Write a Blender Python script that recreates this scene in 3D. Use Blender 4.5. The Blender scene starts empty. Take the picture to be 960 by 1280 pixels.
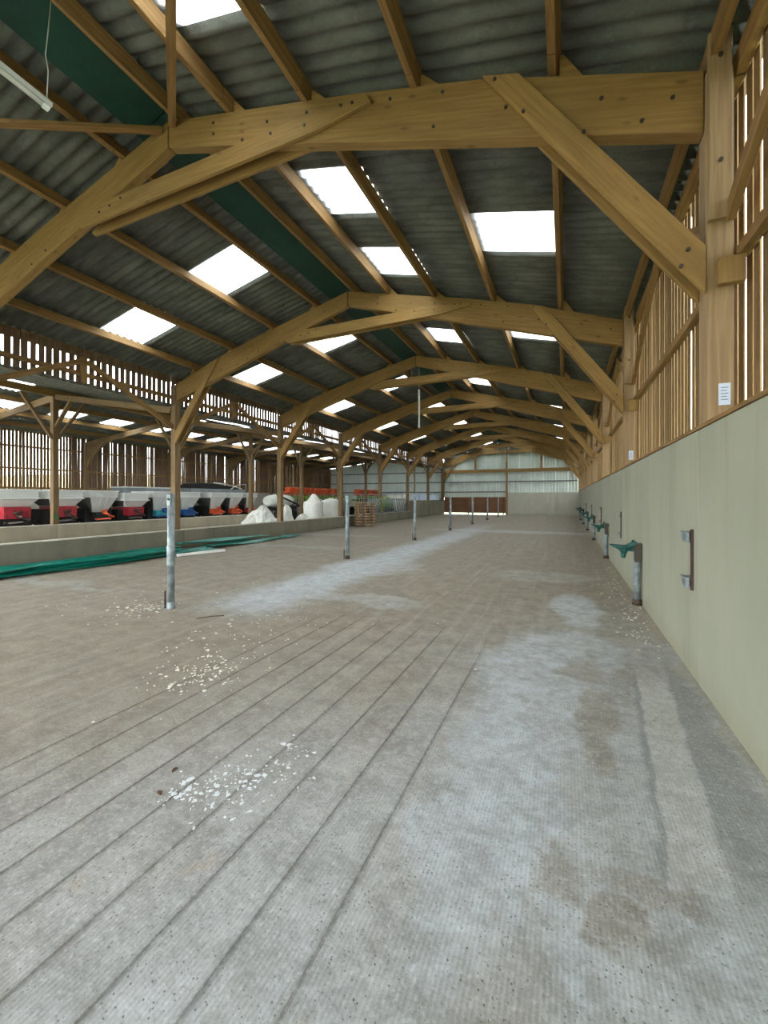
import bpy, math, random
from mathutils import Vector, Matrix
random.seed(11)
sc = bpy.context.scene
# ------------------------------------------------------------------ camera, sky, exposure
cam_d = bpy.data.cameras.new('camera'); cam = bpy.data.objects.new('camera', cam_d)
sc.collection.objects.link(cam); sc.camera = cam
cam.location = (0, 0, 1.65); cam.rotation_euler = (math.radians(90), 0, math.radians(23.316))
cam_d.sensor_fit = 'VERTICAL'; cam_d.sensor_height = 36; cam_d.lens = 36*527.25/1280
cam_d.shift_y = -(640-622.5)/1280; cam_d.clip_start = 0.05; cam_d.clip_end = 400
world = bpy.data.worlds.new('overcast_sky'); sc.world = world; world.use_nodes = True
wn = world.node_tree; wn.nodes.clear()
w_out = wn.nodes.new('ShaderNodeOutputWorld'); w_bg = wn.nodes.new('ShaderNodeBackground')
w_tc = wn.nodes.new('ShaderNodeTexCoord'); w_sep = wn.nodes.new('ShaderNodeSeparateXYZ'); w_rmp = wn.nodes.new('ShaderNodeValToRGB')
wn.links.new(w_tc.outputs['Generated'], w_sep.inputs[0]); wn.links.new(w_sep.outputs['Z'], w_rmp.inputs[0])
w_rmp.color_ramp.elements[0].position = 0.0; w_rmp.color_ramp.elements[0].color = (.92, .97, 1.0, 1)
w_rmp.color_ramp.elements[1].position = 0.7; w_rmp.color_ramp.elements[1].color = (.87, .94, 1.0, 1)
wn.links.new(w_rmp.outputs[0], w_bg.inputs[0]); wn.links.new(w_bg.outputs[0], w_out.inputs[0])
w_bg.inputs[1].default_value = 2.2
vs = sc.view_settings
sc.display_settings.display_device = 'sRGB'
vs.view_transform = 'Standard'; vs.look = 'None'; vs.gamma = 1; vs.use_curve_mapping = False
vs.exposure = 2.33
sc.cycles.max_bounces = 10; sc.cycles.diffuse_bounces = 6; sc.cycles.transmission_bounces = 6
sc.cycles.use_denoising = True
sc.cycles.sample_clamp_indirect = 8

# ------------------------------------------------------------------ key dimensions (metres)
XR, XL, XG = 1.08, -11.6, -5.26       # concrete face right, post line left, ridge
X2, X3 = -17.9, -25.0                 # second post row, far wall
Y0, BAY, YG, YB = 4.35, 5.45, 42.4, -6.5
ZT = 2.25                             # top of right concrete wall
SL = .262; ZP = 7.10                  # slope, purlin-bottom height at the ridge
def roof_z(x, off=0.0): return ZP + off - SL*abs(x-XG)
ANG = math.atan(SL)
FRONT_Z = 3.0                         # lower edge of the added light-blocking cladding behind the camera

# ------------------------------------------------------------------ materials
def new_mat(name):
    m = bpy.data.materials.new(name); m.use_nodes = True
    nt = m.node_tree; b = nt.nodes['Principled BSDF']
    return m, nt, b
class N:
    """small node helper"""
    def __init__(s, nt): s.nt = nt
    def add(s, t, **k):
        n = s.nt.nodes.new(t)
        for a, v in k.items(): setattr(n, a, v)
        return n
    def put(s, sock, v):
        if hasattr(v, 'is_output') or isinstance(v, bpy.types.NodeSocket): s.nt.links.new(v, sock)
        else: sock.default_value = v
    def math(s, op, a, b=0.0, c=0.0, clamp=False):
        n = s.add('ShaderNodeMath', operation=op, use_clamp=clamp)
        s.put(n.inputs[0], a); s.put(n.inputs[1], b); s.put(n.inputs[2], c); return n.outputs[0]
    def mix(s, f, a, b, blend='MIX'):
        n = s.add('ShaderNodeMix', data_type='RGBA', blend_type=blend)
        s.put(n.inputs[0], f); s.put(n.inputs[6], a if not isinstance(a, tuple) else (*a, 1)[:4]); s.put(n.inputs[7], b if not isinstance(b, tuple) else (*b, 1)[:4])
        return n.outputs[2]
    def noise(s, vec, scale, detail=4, rough=.55, dist=0.0):
        n = s.add('ShaderNodeTexNoise'); s.put(n.inputs['Vector'], vec)
        n.inputs['Scale'].default_value = scale; n.inputs['Detail'].default_value = detail
        n.inputs['Roughness'].default_value = rough; n.inputs['Distortion'].default_value = dist
        return n.outputs[0]
    def scale(s, vec, v):
        n = s.add('ShaderNodeVectorMath', operation='MULTIPLY'); s.put(n.inputs[0], vec); n.inputs[1].default_value = v; return n.outputs[0]
    def addv(s, a, b):
        n = s.add('ShaderNodeVectorMath', operation='ADD'); s.put(n.inputs[0], a); s.put(n.inputs[1], b); return n.outputs[0]
    def step(s, v, lo, hi):
        n = s.add('ShaderNodeMapRange', interpolation_type='SMOOTHSTEP'); s.put(n.inputs[0], v)
        n.inputs[1].default_value = lo; n.inputs[2].default_value = hi; return n.outputs[0]
    def bump(s, h, strength, dist, prev=None):
        n = s.add('ShaderNodeBump'); s.put(n.inputs['Height'], h); n.inputs['Strength'].default_value = strength
        n.inputs['Distance'].default_value = dist
        if prev is not None: s.put(n.inputs['Normal'], prev)
        return n.outputs[0]
def objrand(n): return n.add('ShaderNodeObjectInfo').outputs['Random']

def wood(name, c1, c2, knot=.5, rough=.75, dirt=.0):
    m, nt, b = new_mat(name); n = N(nt)
    uv = n.add('ShaderNodeUVMap').outputs[0]
    comb = n.add('ShaderNodeCombineXYZ'); r = objrand(n)
    n.put(comb.inputs[0], n.math('MULTIPLY', r, 37.0)); n.put(comb.inputs[1], n.math('MULTIPLY', r, 11.0))
    v = n.addv(uv, comb.outputs[0])
    g = n.noise(n.scale(v, (1.3, 26, 1)), 1.0, 5, .6, .4)
    big = n.noise(n.scale(v, (.6, 2.0, 1)), 1.3, 3)
    col = n.mix(n.step(g, .3, .72), c1, c2)
    col = n.mix(n.math('MULTIPLY', n.step(big, .45, .75), .45), col, tuple(x*.55 for x in c1))
    vor = n.add('ShaderNodeTexVoronoi'); n.put(vor.inputs['Vector'], n.scale(v, (2.1, 5.5, 1))); vor.inputs['Scale'].default_value = 1.0
    k = n.step(vor.outputs['Distance'], .16, .05)
    k = n.math('SUBTRACT', 1.0, n.step(vor.outputs['Distance'], .05, .15))
    col = n.mix(n.math('MULTIPLY', k, knot), col, (.07, .03, .012))
    col = n.mix(n.math('MULTIPLY', r, .3), col, tuple(x*.62 for x in c1))
    n.put(b.inputs['Base Color'], col); b.inputs['Roughness'].default_value = rough
    n.put(b.inputs['Normal'], n.bump(g, .25, .01))
    return m
M = {}
M['glulam'] = wood('glulam_timber', (.265, .148, .040), (.40, .235, .070), .55)
M['shaded'] = wood('shaded_left_timber', (.165, .10, .042), (.27, .175, .08), .4)  # darker timber for the left side; its shade is put into the colour
M['purlin'] = wood('purlin_timber', (.205, .108, .032), (.36, .205, .065), .4)
M['post'] = wood('post_timber', (.29, .18, .085), (.43, .29, .15), .35)
M['board'] = wood('cladding_board_timber', (.165, .095, .034), (.30, .185, .072), .35, .85)
M['brown_board'] = wood('dark_partition_timber', (.16, .075, .035), (.25, .125, .06), .3, .85)
M['old_board'] = wood('weathered_board_timber', (.14, .085, .045), (.25, .16, .095), .35, .85)
M['pallet'] = wood('pallet_timber', (.40, .25, .13), (.58, .41, .24), .2, .85)

def sheet_mat():
    m, nt, b = new_mat('fibre_cement_sheet'); n = N(nt)
    tc = n.add('ShaderNodeTexCoord').outputs['Object']
    comb = n.add('ShaderNodeCombineXYZ'); r = objrand(n); n.put(comb.inputs[2], n.math('MULTIPLY', r, 50.0))
    v = n.addv(tc, comb.outputs[0])
    a = n.noise(n.scale(v, (1.0, 3.0, 1)), 1.6, 5, .65); f = n.noise(v, 30, 4, .7)
    col = n.mix(n.step(a, .35, .68), (.095, .10, .082), (.17, .175, .148))
    col = n.mix(n.math('MULTIPLY', n.step(f, .5, .75), .35), col, (.27, .275, .245))
    mo = n.noise(v, 3.2, 4, .7)
    col = n.mix(n.math('MULTIPLY', n.step(mo, .58, .7), .5), col, (.06, .063, .042))
    col = n.mix(n.math('MULTIPLY', r, .25), col, (.085, .09, .078))
    n.put(b.inputs['Base Color'], col); b.inputs['Roughness'].default_value = .9
    n.put(b.inputs['Normal'], n.bump(f, .2, .01)); return m
M['sheet'] = sheet_mat()
def skylight_mat():
    m = bpy.data.materials.new('translucent_skylight'); m.use_nodes = True; nt = m.node_tree; nt.nodes.clear(); n = N(nt)
    tc = n.add('ShaderNodeTexCoord').outputs['Object']
    f = n.noise(n.scale(tc, (1, 3, 1)), 4, 5, .7)
    col = n.mix(n.step(f, .5, .75), (.97, .98, .97), (.80, .82, .74))
    t = n.add('ShaderNodeBsdfTranslucent'); n.put(t.inputs[0], col)
    d = n.add('ShaderNodeBsdfDiffuse'); n.put(d.inputs[0], (.8, .82, .8, 1))
    mx = n.add('ShaderNodeMixShader'); mx.inputs[0].default_value = .12
    nt.links.new(t.outputs[0], mx.inputs[1]); nt.links.new(d.outputs[0], mx.inputs[2])
    o = n.add('ShaderNodeOutputMaterial'); nt.links.new(mx.outputs[0], o.inputs[0]); return m
M['skylight'] = skylight_mat()

def plain(name, col, rough=.6, metal=0.0, var=.25, scale=6.0, bump=.1, dark=None):
    m, nt, b = new_mat(name); n = N(nt)
    tc = n.add('ShaderNodeTexCoord').outputs['Object']
    a = n.noise(tc, scale, 5, .65)
    dk = dark or tuple(x*(1-var) for x in col)
    c = n.mix(n.step(a, .35, .68), col, dk)
    n.put(b.inputs['Base Color'], c); b.inputs['Roughness'].default_value = rough; b.inputs['Metallic'].default_value = metal
    if bump: n.put(b.inputs['Normal'], n.bump(a, bump, .02))
    return m
M['galv'] = plain('galvanised_steel', (.33, .38, .39), .5, .4, .5, 7)
M['rust'] = plain('rusty_steel', (.10, .065, .05), .85, .2, .4, 14)
M['bolt'] = plain('bolt_steel', (.09, .075, .06), .55, .6, .3, 20)
M['wire'] = plain('wire_pale', (.55, .57, .52), .6, 0, .1)
M['green'] = plain('green_ridge_panel', (.006, .055, .036), .6, 0, .35, 3)
M['green_sheet'] = plain('green_plastic', (.008, .27, .20), .30, 0, .45, 2.2)
M['drinker'] = plain('drinker_green_enamel', (.022, .145, .12), .45, .1, .5, 12)
M['tube_white'] = plain('lamp_white', (.85, .86, .80), .4, 0, .08)
M['white_plastic'] = plain('hopper_white', (.76, .78, .74), .5, 0, .1, 2)
M['hopper_grey'] = plain('hopper_grey', (.33, .36, .37), .5, .2, .2, 2)
M['side_dark'] = plain('dark_side_shade', (.10, .10, .095), .6, 0, .3, 3)  # shade from the neighbouring machine, put into the colour
M['red'] = plain('red_machine_paint', (.50, .03, .045), .5, 0, .5, 5)
M['blue'] = plain('blue_machine_paint', (.015, .11, .36), .5, 0, .5, 5)
M['cyan'] = plain('light_blue_machine_paint', (.05, .42, .52), .5, 0, .4, 5)
M['orange'] = plain('orange_machine_paint', (.80, .12, .03), .5, 0, .35, 5)
M['lime'] = plain('lime_machine_paint', (.26, .43, .06), .5, 0, .3, 5)
M['black'] = plain('black_rubber', (.018, .018, .018), .8, 0, .3, 8)
M['bag'] = plain('white_woven_bag', (.88, .88, .80), .8, 0, .1, 5, .3)
M['bag_blue'] = plain('bluish_woven_bag', (.70, .80, .95), .8, 0, .1, 5, .3)
M['paper'] = plain('white_paper', (.62, .70, .82), .7, 0, .05)
M['ink'] = plain('grey_print', (.25, .3, .4), .7, 0, .05)
M['green_mark'] = plain('green_marking_paint', (.03, .25, .07), .7, 0, .2)
M['crumb'] = plain('straw_white', (.82, .80, .68), .85, 0, .15, 40, 0)
M['white_drop'] = plain('white_dropping', (.86, .89, .90), .85, 0, .1, 40, 0)
M['leaf'] = plain('dry_leaf_brown', (.12, .06, .03), .85)
M['steel_clad'] = plain('pale_green_steel_cladding', (.68, .76, .70), .55, .0, .12, .8, 0)
M['grey_rail'] = plain('grey_rail', (.16, .18, .17), .6)

def concrete(name, base, alt, stain):
    m, nt, b = new_mat(name); n = N(nt)
    tc = n.add('ShaderNodeTexCoord').outputs['Object']
    comb = n.add('ShaderNodeCombineXYZ'); r = objrand(n); n.put(comb.inputs[1], n.math('MULTIPLY', r, 40.0))
    v = n.addv(tc, comb.outputs[0])
    a = n.noise(n.scale(v, (1, 1, .5)), 1.1, 5, .6); f = n.noise(v, 55, 3, .7); s = n.noise(n.scale(v, (5, 5, .35)), 1.0, 4, .6)
    col = n.mix(n.step(a, .35, .68), base, alt)
    col = n.mix(n.math('MULTIPLY', n.step(s, .52, .75), .4), col, stain)
    sep = n.add('ShaderNodeSeparateXYZ'); n.put(sep.inputs[0], tc)
    w = n.math('ADD', sep.outputs['Z'], n.math('MULTIPLY', n.noise(v, 2.5, 3), .35))
    col = n.mix(n.math('MULTIPLY', n.math('SUBTRACT', 1.0, n.step(w, .12, .5)), .45), col, stain)
    col = n.mix(n.math('MULTIPLY', n.step(f, .55, .8), .25), col, tuple(x*.6 for x in base))
    n.put(b.inputs['Base Color'], col); b.inputs['Roughness'].default_value = .85
    n.put(b.inputs['Normal'], n.bump(n.math('ADD', n.math('MULTIPLY', f, .3), a), .15, .02)); return m
M['wall_conc'] = concrete('right_wall_concrete', (.355, .355, .265), (.315, .32, .24), (.26, .235, .145))
M['kerb_conc'] = concrete('kerb_concrete', (.225, .205, .145), (.17, .155, .11), (.10, .09, .06))
M['kerb_tan'] = concrete('kerb_tan_concrete', (.46, .41, .30), (.38, .335, .24), (.25, .21, .14))
M['coping'] = plain('pale_coping', (.70, .66, .54), .8, 0, .25, 4)  # lighter than the kerb faces below it
M['bank'] = plain('dry_earth_bank', (.52, .42, .26), .95, 0, .3, 1.2, 0)
M['gable_conc'] = concrete('gable_concrete', (.46, .45, .37), (.52, .50, .42), (.26, .25, .19))
M['joint'] = plain('dark_joint', (.045, .04, .03), .9)

def floor_mat():
    m, nt, b = new_mat('worn_concrete_floor'); n = N(nt)
    tc = n.add('ShaderNodeTexCoord').outputs['Object']
    sep = n.add('ShaderNodeSeparateXYZ'); n.put(sep.inputs[0], tc); X = sep.outputs['X']; Y = sep.outputs['Y']
    wn1 = n.noise(tc, .9, 5, .62); wn2 = n.noise(n.addv(tc, (31, 7, 0)), 1.1, 5, .62)
    wx = n.math('MULTIPLY_ADD', n.math('SUBTRACT', wn1, .5), .9, X)
    wy = n.math('MULTIPLY_ADD', n.math('SUBTRACT', wn2, .5), 1.6, Y)
    def blob(cx, cy, rx, ry, edge=.5, raw=False):
        dx = n.math('DIVIDE', n.math('SUBTRACT', X if raw else wx, cx), rx); dy = n.math('DIVIDE', n.math('SUBTRACT', Y if raw else wy, cy), ry)
        d = n.math('ADD', n.math('MULTIPLY', dx, dx), n.math('MULTIPLY', dy, dy))
        return n.math('SUBTRACT', 1.0, n.step(d, 1-edge, 1+edge))
    big = n.noise(n.scale(tc, (1, .55, 1)), .75, 5, .6); mid = n.noise(tc, 3.5, 6, .68); fine = n.noise(tc, 60, 4, .7)
    m2 = n.noise(tc, 11, 5, .7); m3 = n.noise(n.addv(tc, (5, 9, 0)), 34, 4, .7)
    nearf = n.math('SUBTRACT', 1.0, n.step(n.math('SUBTRACT', Y, X), 3.0, 6.5))
    brown = n.mix(n.step(mid, .3, .7), (.215, .172, .118), (.345, .292, .212))
    brown = n.mix(n.math('MULTIPLY', n.step(m2, .48, .7), .45), brown, (.44, .39, .32))
    pale = n.mix(n.step(mid, .32, .68), (.40, .425, .43), (.62, .665, .70))
    pale = n.mix(n.math('MULTIPLY', n.step(m2, .45, .66), .55), pale, (.74, .785, .82))
    pale = n.mix(n.math('MULTIPLY', n.math('SUBTRACT', 1.0, n.step(m2, .30, .46)), .5), pale, (.33, .31, .28))
    # pale concrete with bluish daylight painted in: near and right; brown dirt: left and far
    f = n.math('MULTIPLY', n.step(n.math('ADD', X, n.math('MULTIPLY', Y, -.62)), -6.0, .6), .95)
    f = n.math('MULTIPLY', f, n.math('SUBTRACT', 1.0, n.step(Y, 4.5, 10.0)))
    f = n.math('MULTIPLY', f, n.step(big, .22, .58))
    def over(f, k, to):  # blend f towards to by k
        return n.math('ADD', n.math('MULTIPLY', f, n.math('SUBTRACT', 1.0, k)), n.math('MULTIPLY', k, to))
    strip = n.math('MULTIPLY', n.math('SUBTRACT', 1.0, n.step(n.math('ABSOLUTE', n.math('ADD', wx, 4.5)), .25, 1.05)), n.step(wy, 4.2, 5.6))
    f = over(f, n.math('MULTIPLY', strip, n.math('SUBTRACT', 1.0, n.step(Y, 15, 30))), .78)
    for (cx, cy, rx, ry, k, to) in [(.15, 6.9, .35, .9, .9, .8), (.1, 5.2, .45, .5, .8, .85), (-.3, 4.0, .5, 1.2, .8, .9), (.22, 3.45, .14, .6, .75, .12),
                                    (.14, 4.6, .2, .35, .75, .15), (.02, 1.9, .10, .25, .7, .2), (.35, 2.06, .20, .13, .65, .15), (.22, 1.78, .10, .15, .8, .2), (-.45, 1.9, .35, .5, .7, 1.0), (-.35, 2.6, .35, .6, .7, 1.0), (-.16, 2.15, .12, .5, .8, 1.0), (.03, 1.68, .10, .2, .8, 1.0),
                                    (-.4, 9.5, 1.0, .7, .4, .55), (-2.2, 21.5, 4.2, .8, .5, .8), (-4.3, 9.2, 1.1, 1.2, .6, .75), (-3.6, 6.2, 1.5, .35, .5, .7), (.75, 1.9, .35, .6, .7, 1.0),  # wide band across mid hall is painted daylight from a gap
                                    (-9.5, 5.0, 2.5, .22, .45, .5), (-10, 16.5, 3, .5, .35, .5), (-8.6, 12.0, 3, .3, .35, .55)]:
        f = over(f, n.math('MULTIPLY', blob(cx, cy, rx, ry), k), to)
    col = n.mix(f, brown, pale)
    # curved pale smear and damp dark edge by the right wall
    yr = n.math('MULTIPLY', n.step(Y, 2.0, 2.3), n.math('SUBTRACT', 1.0, n.step(Y, 4.2, 4.8)))
    wob = n.math('MULTIPLY', n.math('SUBTRACT', n.noise(tc, 2.6, 3), .5), .10)
    el = n.math('ADD', n.math('MULTIPLY_ADD', Y, -.078, -.41+2.1*.078), n.math('ADD', X, wob)); er = n.math('ADD', n.math('MULTIPLY_ADD', Y, -.09, -.63+2.2*.09), n.math('ADD', X, wob))
    sm = n.math('MULTIPLY', n.math('MULTIPLY', n.step(el, -.01, .02), n.math('SUBTRACT', 1.0, n.step(er, -.012, .015))), yr)
    col = n.mix(n.math('MULTIPLY', sm, .6), col, n.mix(n.step(m2, .35, .65), (.52, .50, .46), (.68, .66, .62)))
    dkl = n.math('MULTIPLY', n.math('MULTIPLY', n.step(el, -.055, -.012), n.math('SUBTRACT', 1.0, n.step(el, -.006, .012))), yr)
    col = n.mix(n.math('MULTIPLY', dkl, .5), col, (.20, .205, .22))
    dm = n.math('MULTIPLY', n.math('MULTIPLY', n.step(er, .0, .03), n.math('SUBTRACT', 1.0, n.step(X, .93, 1.03))), n.math('MULTIPLY', n.step(Y, 1.7, 2.5), n.math('SUBTRACT', 1.0, n.step(Y, 4.2, 6.0))))
    col = n.mix(n.math('MULTIPLY', dm, .62), col, (.245, .245, .225))
    edge = n.step(wx, .98, 1.06); col = n.mix(n.math('MULTIPLY', edge, .5), col, (.38, .33, .22))
    # tan spots
    tn = n.step(n.noise(n.scale(tc, (4, 2.2, 1)), 1.4, 3), .66, .72); col = n.mix(n.math('MULTIPLY', tn, .3), col, (.50, .37, .22))
    # dust streaks along the hall
    st = n.noise(n.scale(tc, (3.5, .12, 1)), 2.2, 4, .6); col = n.mix(n.math('MULTIPLY', n.step(st, .52, .7), .22), col, (.55, .52, .47))
    # cross streaks on the dusty left part
    st2 = n.noise(n.scale(n.addv(tc, (0, 3, 0)), (.22, 2.2, 1)), 1.6, 5, .65); lf = n.math('SUBTRACT', 1.0, n.step(X, -6, -3.0))
    col = n.mix(n.math('MULTIPLY', n.math('MULTIPLY', n.step(st2, .55, .72), lf), .35), col, (.46, .42, .36))
    # dirt held in the saw-cut grooves
    gx = n.math('FRACT', n.math('DIVIDE', n.math('ADD', X, .83+29*.29-.145), .29)); gd = n.math('ABSOLUTE', n.math('SUBTRACT', gx, .5))
    gfade = n.math('MULTIPLY', n.math('MULTIPLY', n.step(X, -3.4, -2.9), n.math('SUBTRACT', 1.0, n.step(X, -.66, -.6))), n.math('SUBTRACT', 1.0, n.step(Y, 3.6, 5.6)))
    gl = n.math('MULTIPLY', n.math('SUBTRACT', 1.0, n.step(gd, .02, .11)), gfade)
    gl = n.math('MULTIPLY', gl, n.math('MULTIPLY_ADD', mid, .9, .25, clamp=True))
    col = n.mix(n.math('MULTIPLY', gl, .42), col, (.15, .13, .11))
    # pits and speckle
    vo = n.add('ShaderNodeTexVoronoi'); n.put(vo.inputs['Vector'], n.addv(tc, n.scale(n.addv(tc, (2, 4, 0)), (.3, .2, 0)))); vo.inputs['Scale'].default_value = 34
    pit = n.math('MULTIPLY', n.math('SUBTRACT', 1.0, n.step(vo.outputs['Distance'], .10, .22)), n.step(mid, .38, .55))
    pit = n.math('MULTIPLY', pit, n.math('SUBTRACT', 1.0, n.step(Y, 3, 7)))
    col = n.mix(n.math('MULTIPLY', pit, .75), col, (.095, .085, .08))
    col = n.mix(n.math('MULTIPLY', n.math('MULTIPLY', n.step(m3, .52, .68), nearf), .35), col, (.80, .82, .83))
    col = n.mix(n.math('MULTIPLY', n.math('MULTIPLY', n.math('SUBTRACT', 1.0, n.step(m3, .30, .44)), nearf), .5), col, (.19, .17, .155))
    col = n.mix(n.math('MULTIPLY', n.step(fine, .5, .72), .30), col, (.72, .74, .74))
    col = n.mix(n.math('MULTIPLY', n.math('SUBTRACT', 1.0, n.step(fine, .3, .47)), .35), col, (.17, .155, .14))
    # brushed ribs
    rib = n.math('SINE', n.math('MULTIPLY', n.math('MULTIPLY_ADD', wn1, .02, X), 2*math.pi/.019))
    rf = n.math('SUBTRACT', 1.0, n.step(Y, 3.0, 6.0)); rl = n.math('MULTIPLY', n.step(rib, -.2, .9), rf)
    col = n.mix(n.math('MULTIPLY', rl, .09), col, (.20, .19, .18))
    n.put(b.inputs['Base Color'], col)
    n.put(b.inputs['Roughness'], n.math('MULTIPLY_ADD', mid, .3, .48))
    h = n.math('ADD', n.math('MULTIPLY', n.math('MULTIPLY', rib, rf), -.10), n.math('ADD', n.math('MULTIPLY', fine, .5), n.math('MULTIPLY', pit, -.8)))
    n.put(b.inputs['Normal'], n.bump(h, .35, .008)); return m
M['floor'] = floor_mat()
M['alley'] = concrete('alley_concrete', (.33, .29, .23), (.26, .23, .18), (.18, .155, .12))
M['ground'] = plain('outside_grass_ground', (.17, .22, .09), .95, 0, .3, .8, 0)

# ------------------------------------------------------------------ mesh helpers
col_main = sc.collection
class MB:
    def __init__(s): s.v = []; s.f = []; s.uv = []; s.sm = []
    def face(s, idx, uv, sm=False): s.f.append(idx); s.uv.append(uv); s.sm.append(sm)
    def hexa(s, p, L=1.0, W=.2, H=.2, off=None):
        """p: 8 points, 0-3 start ring, 4-7 end ring; UV u runs from start to end"""
        o = len(s.v); s.v += [tuple(q) for q in p]
        u0 = random.uniform(0, 50) if off is None else off; v0 = random.uniform(0, 50)
        for k, (a, b_) in enumerate(((0, 1), (1, 2), (2, 3), (3, 0))):
            wd = (Vector(p[a])-Vector(p[b_])).length; vv = v0+k*.37
            s.face((o+a, o+b_, o+b_+4, o+a+4), [(u0, vv), (u0, vv+wd), (u0+L, vv+wd), (u0+L, vv)])
        s.face((o+3, o+2, o+1, o), [(v0, v0), (v0+.02, v0), (v0+.02, v0+H), (v0, v0+H)])
        s.face((o+4, o+5, o+6, o+7), [(v0, v0), (v0+.02, v0), (v0+.02, v0+H), (v0, v0+H)])
        return s
    def beam(s, a, b, w, h, up=(0, 0, 1)):
        """box from a to b, w sideways, h along up"""
        a = Vector(a); b = Vector(b); d = (b-a).normalized(); up = Vector(up)
        sd = d.cross(up).normalized(); u = sd.cross(d).normalized()
        r = [-sd*w/2-u*h/2, sd*w/2-u*h/2, sd*w/2+u*h/2, -sd*w/2+u*h/2]
        return s.hexa([a+q for q in r]+[b+q for q in r], (b-a).length, w, h)
    def box(s, x0, x1, y0, y1, z0, z1, axis=None):
        d = (x1-x0, y1-y0, z1-z0); ax = axis if axis is not None else d.index(max(d))
        c = ((x0+x1)/2, (y0+y1)/2, (z0+z1)/2); a = list(c); b = list(c); lo = (x0, y0, z0); hi = (x1, y1, z1)
        a[ax] = lo[ax]; b[ax] = hi[ax]
        if ax == 2: return s.beam(a, b, d[0], d[1], (0, 1, 0))
        if ax == 1: return s.beam(a, b, d[0], d[2])
        return s.beam(a, b, d[1], d[2])
    def prism(s, poly, y0, y1, grain=None):
        """poly of (x,z), extruded along Y; UV u = x"""
        n = len(poly); o = len(s.v); v0 = random.uniform(0, 50)
        if grain is None: G = lambda p: (p[0]+v0, p[1]+SL*abs(p[0]-XG)+v0)
        else:
            cg, sg = math.cos(grain), math.sin(grain); G = lambda p: (p[0]*cg+p[1]*sg+v0, -p[0]*sg+p[1]*cg+v0)
        s.v += [(x, y0, z) for x, z in poly]+[(x, y1, z) for x, z in poly]
        s.face(tuple(range(o+n-1, o-1, -1)), [G(poly[i]) for i in range(n-1, -1, -1)])
        s.face(tuple(range(o+n, o+2*n)), [G(p) for p in poly])
        for i in range(n):
            j = (i+1) % n
            s.face((o+i, o+j, o+n+j, o+n+i), [(poly[i][0], v0), (poly[j][0]+.01, v0), (poly[j][0]+.01, v0+(y1-y0)), (poly[i][0], v0+(y1-y0))])
        return s
    def loft(s, rings, cap=True, sm=True):
        n = len(rings[0]); o = len(s.v)
        for r in rings: s.v += [tuple(q) for q in r]
        for k in range(len(rings)-1):
            for i in range(n):
                j = (i+1) % n; a = o+k*n
                s.face((a+i, a+j, a+n+j, a+n+i), [(k*.1, i*.05), (k*.1, i*.05+.05), (k*.1+.1, i*.05+.05), (k*.1+.1, i*.05)], sm)
        if cap:
            s.face(tuple(range(o+n-1, o-1, -1)), [(0, 0)]*n); a = o+(len(rings)-1)*n
            s.face(tuple(range(a, a+n)), [(0, 0)]*n)
        return s
    def tube(s, pts, r, n=10, cap=True):
        rings = []
        P = [Vector(p) for p in pts]
        for i, p in enumerate(P):
            d = (P[min(i+1, len(P)-1)]-P[max(i-1, 0)]).normalized()
            up = Vector((0, 0, 1)) if abs(d.z) < .9 else Vector((1, 0, 0))
            a = d.cross(up).normalized(); b_ = d.cross(a)
            rr = r[i] if isinstance(r, (list, tuple)) else r
            rings.append([p+(a*math.cos(t)+b_*math.sin(t))*rr for t in [2*math.pi*k/n for k in range(n)]])
        return s.loft(rings, cap)
    def mesh(s, name, mat):
        me = bpy.data.meshes.new(name); me.from_pydata(s.v, [], s.f)
        ul = me.uv_layers.new(name='UVMap'); flat = [c for f in s.uv for q in f for c in q]
        ul.data.foreach_set('uv', flat); me.polygons.foreach_set('use_smooth', s.sm)
        import bmesh
        bm = bmesh.new(); bm.from_mesh(me); bmesh.ops.recalc_face_normals(bm, faces=bm.faces); bm.to_mesh(me); bm.free()
        me.materials.append(M[mat]); me.update(); return me

def wloc(o):
    return Vector(o.get('_b', (0, 0, 0)))
def empty(name, loc=(0, 0, 0), rz=0.0, **props):
    o = bpy.data.objects.new(name, None); o.empty_display_size = .2; col_main.objects.link(o)
    o.location = loc; o.rotation_euler = (0, 0, rz)
    for k, v in props.items(): o[k] = v
    return o
def tag(o, label, cat, group=None):
    o['label'] = label; o['category'] = cat
    if group: o['group'] = group
    return o
def add(name, me, parent=None, loc=(0, 0, 0), rot=(0, 0, 0), label=None, world=True):
    """world=True: loc is in world axes, the parent's own (unrotated) location is taken off"""
    o = bpy.data.objects.new(name, me); col_main.objects.link(o)
    if parent is not None:
        o.parent = parent
        if world:
            base = Vector(parent.location); q = parent.parent
            while q is not None: base += Vector(q.location); q = q.parent
            loc = Vector(loc)-base
    o.location = loc; o.rotation_euler = rot
    if label: o['label'] = label
    return o
def bevel(o, w=.006):
    m = o.modifiers.new('edge', 'BEVEL'); m.width = w; m.segments = 1; m.limit_method = 'ANGLE'

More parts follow.
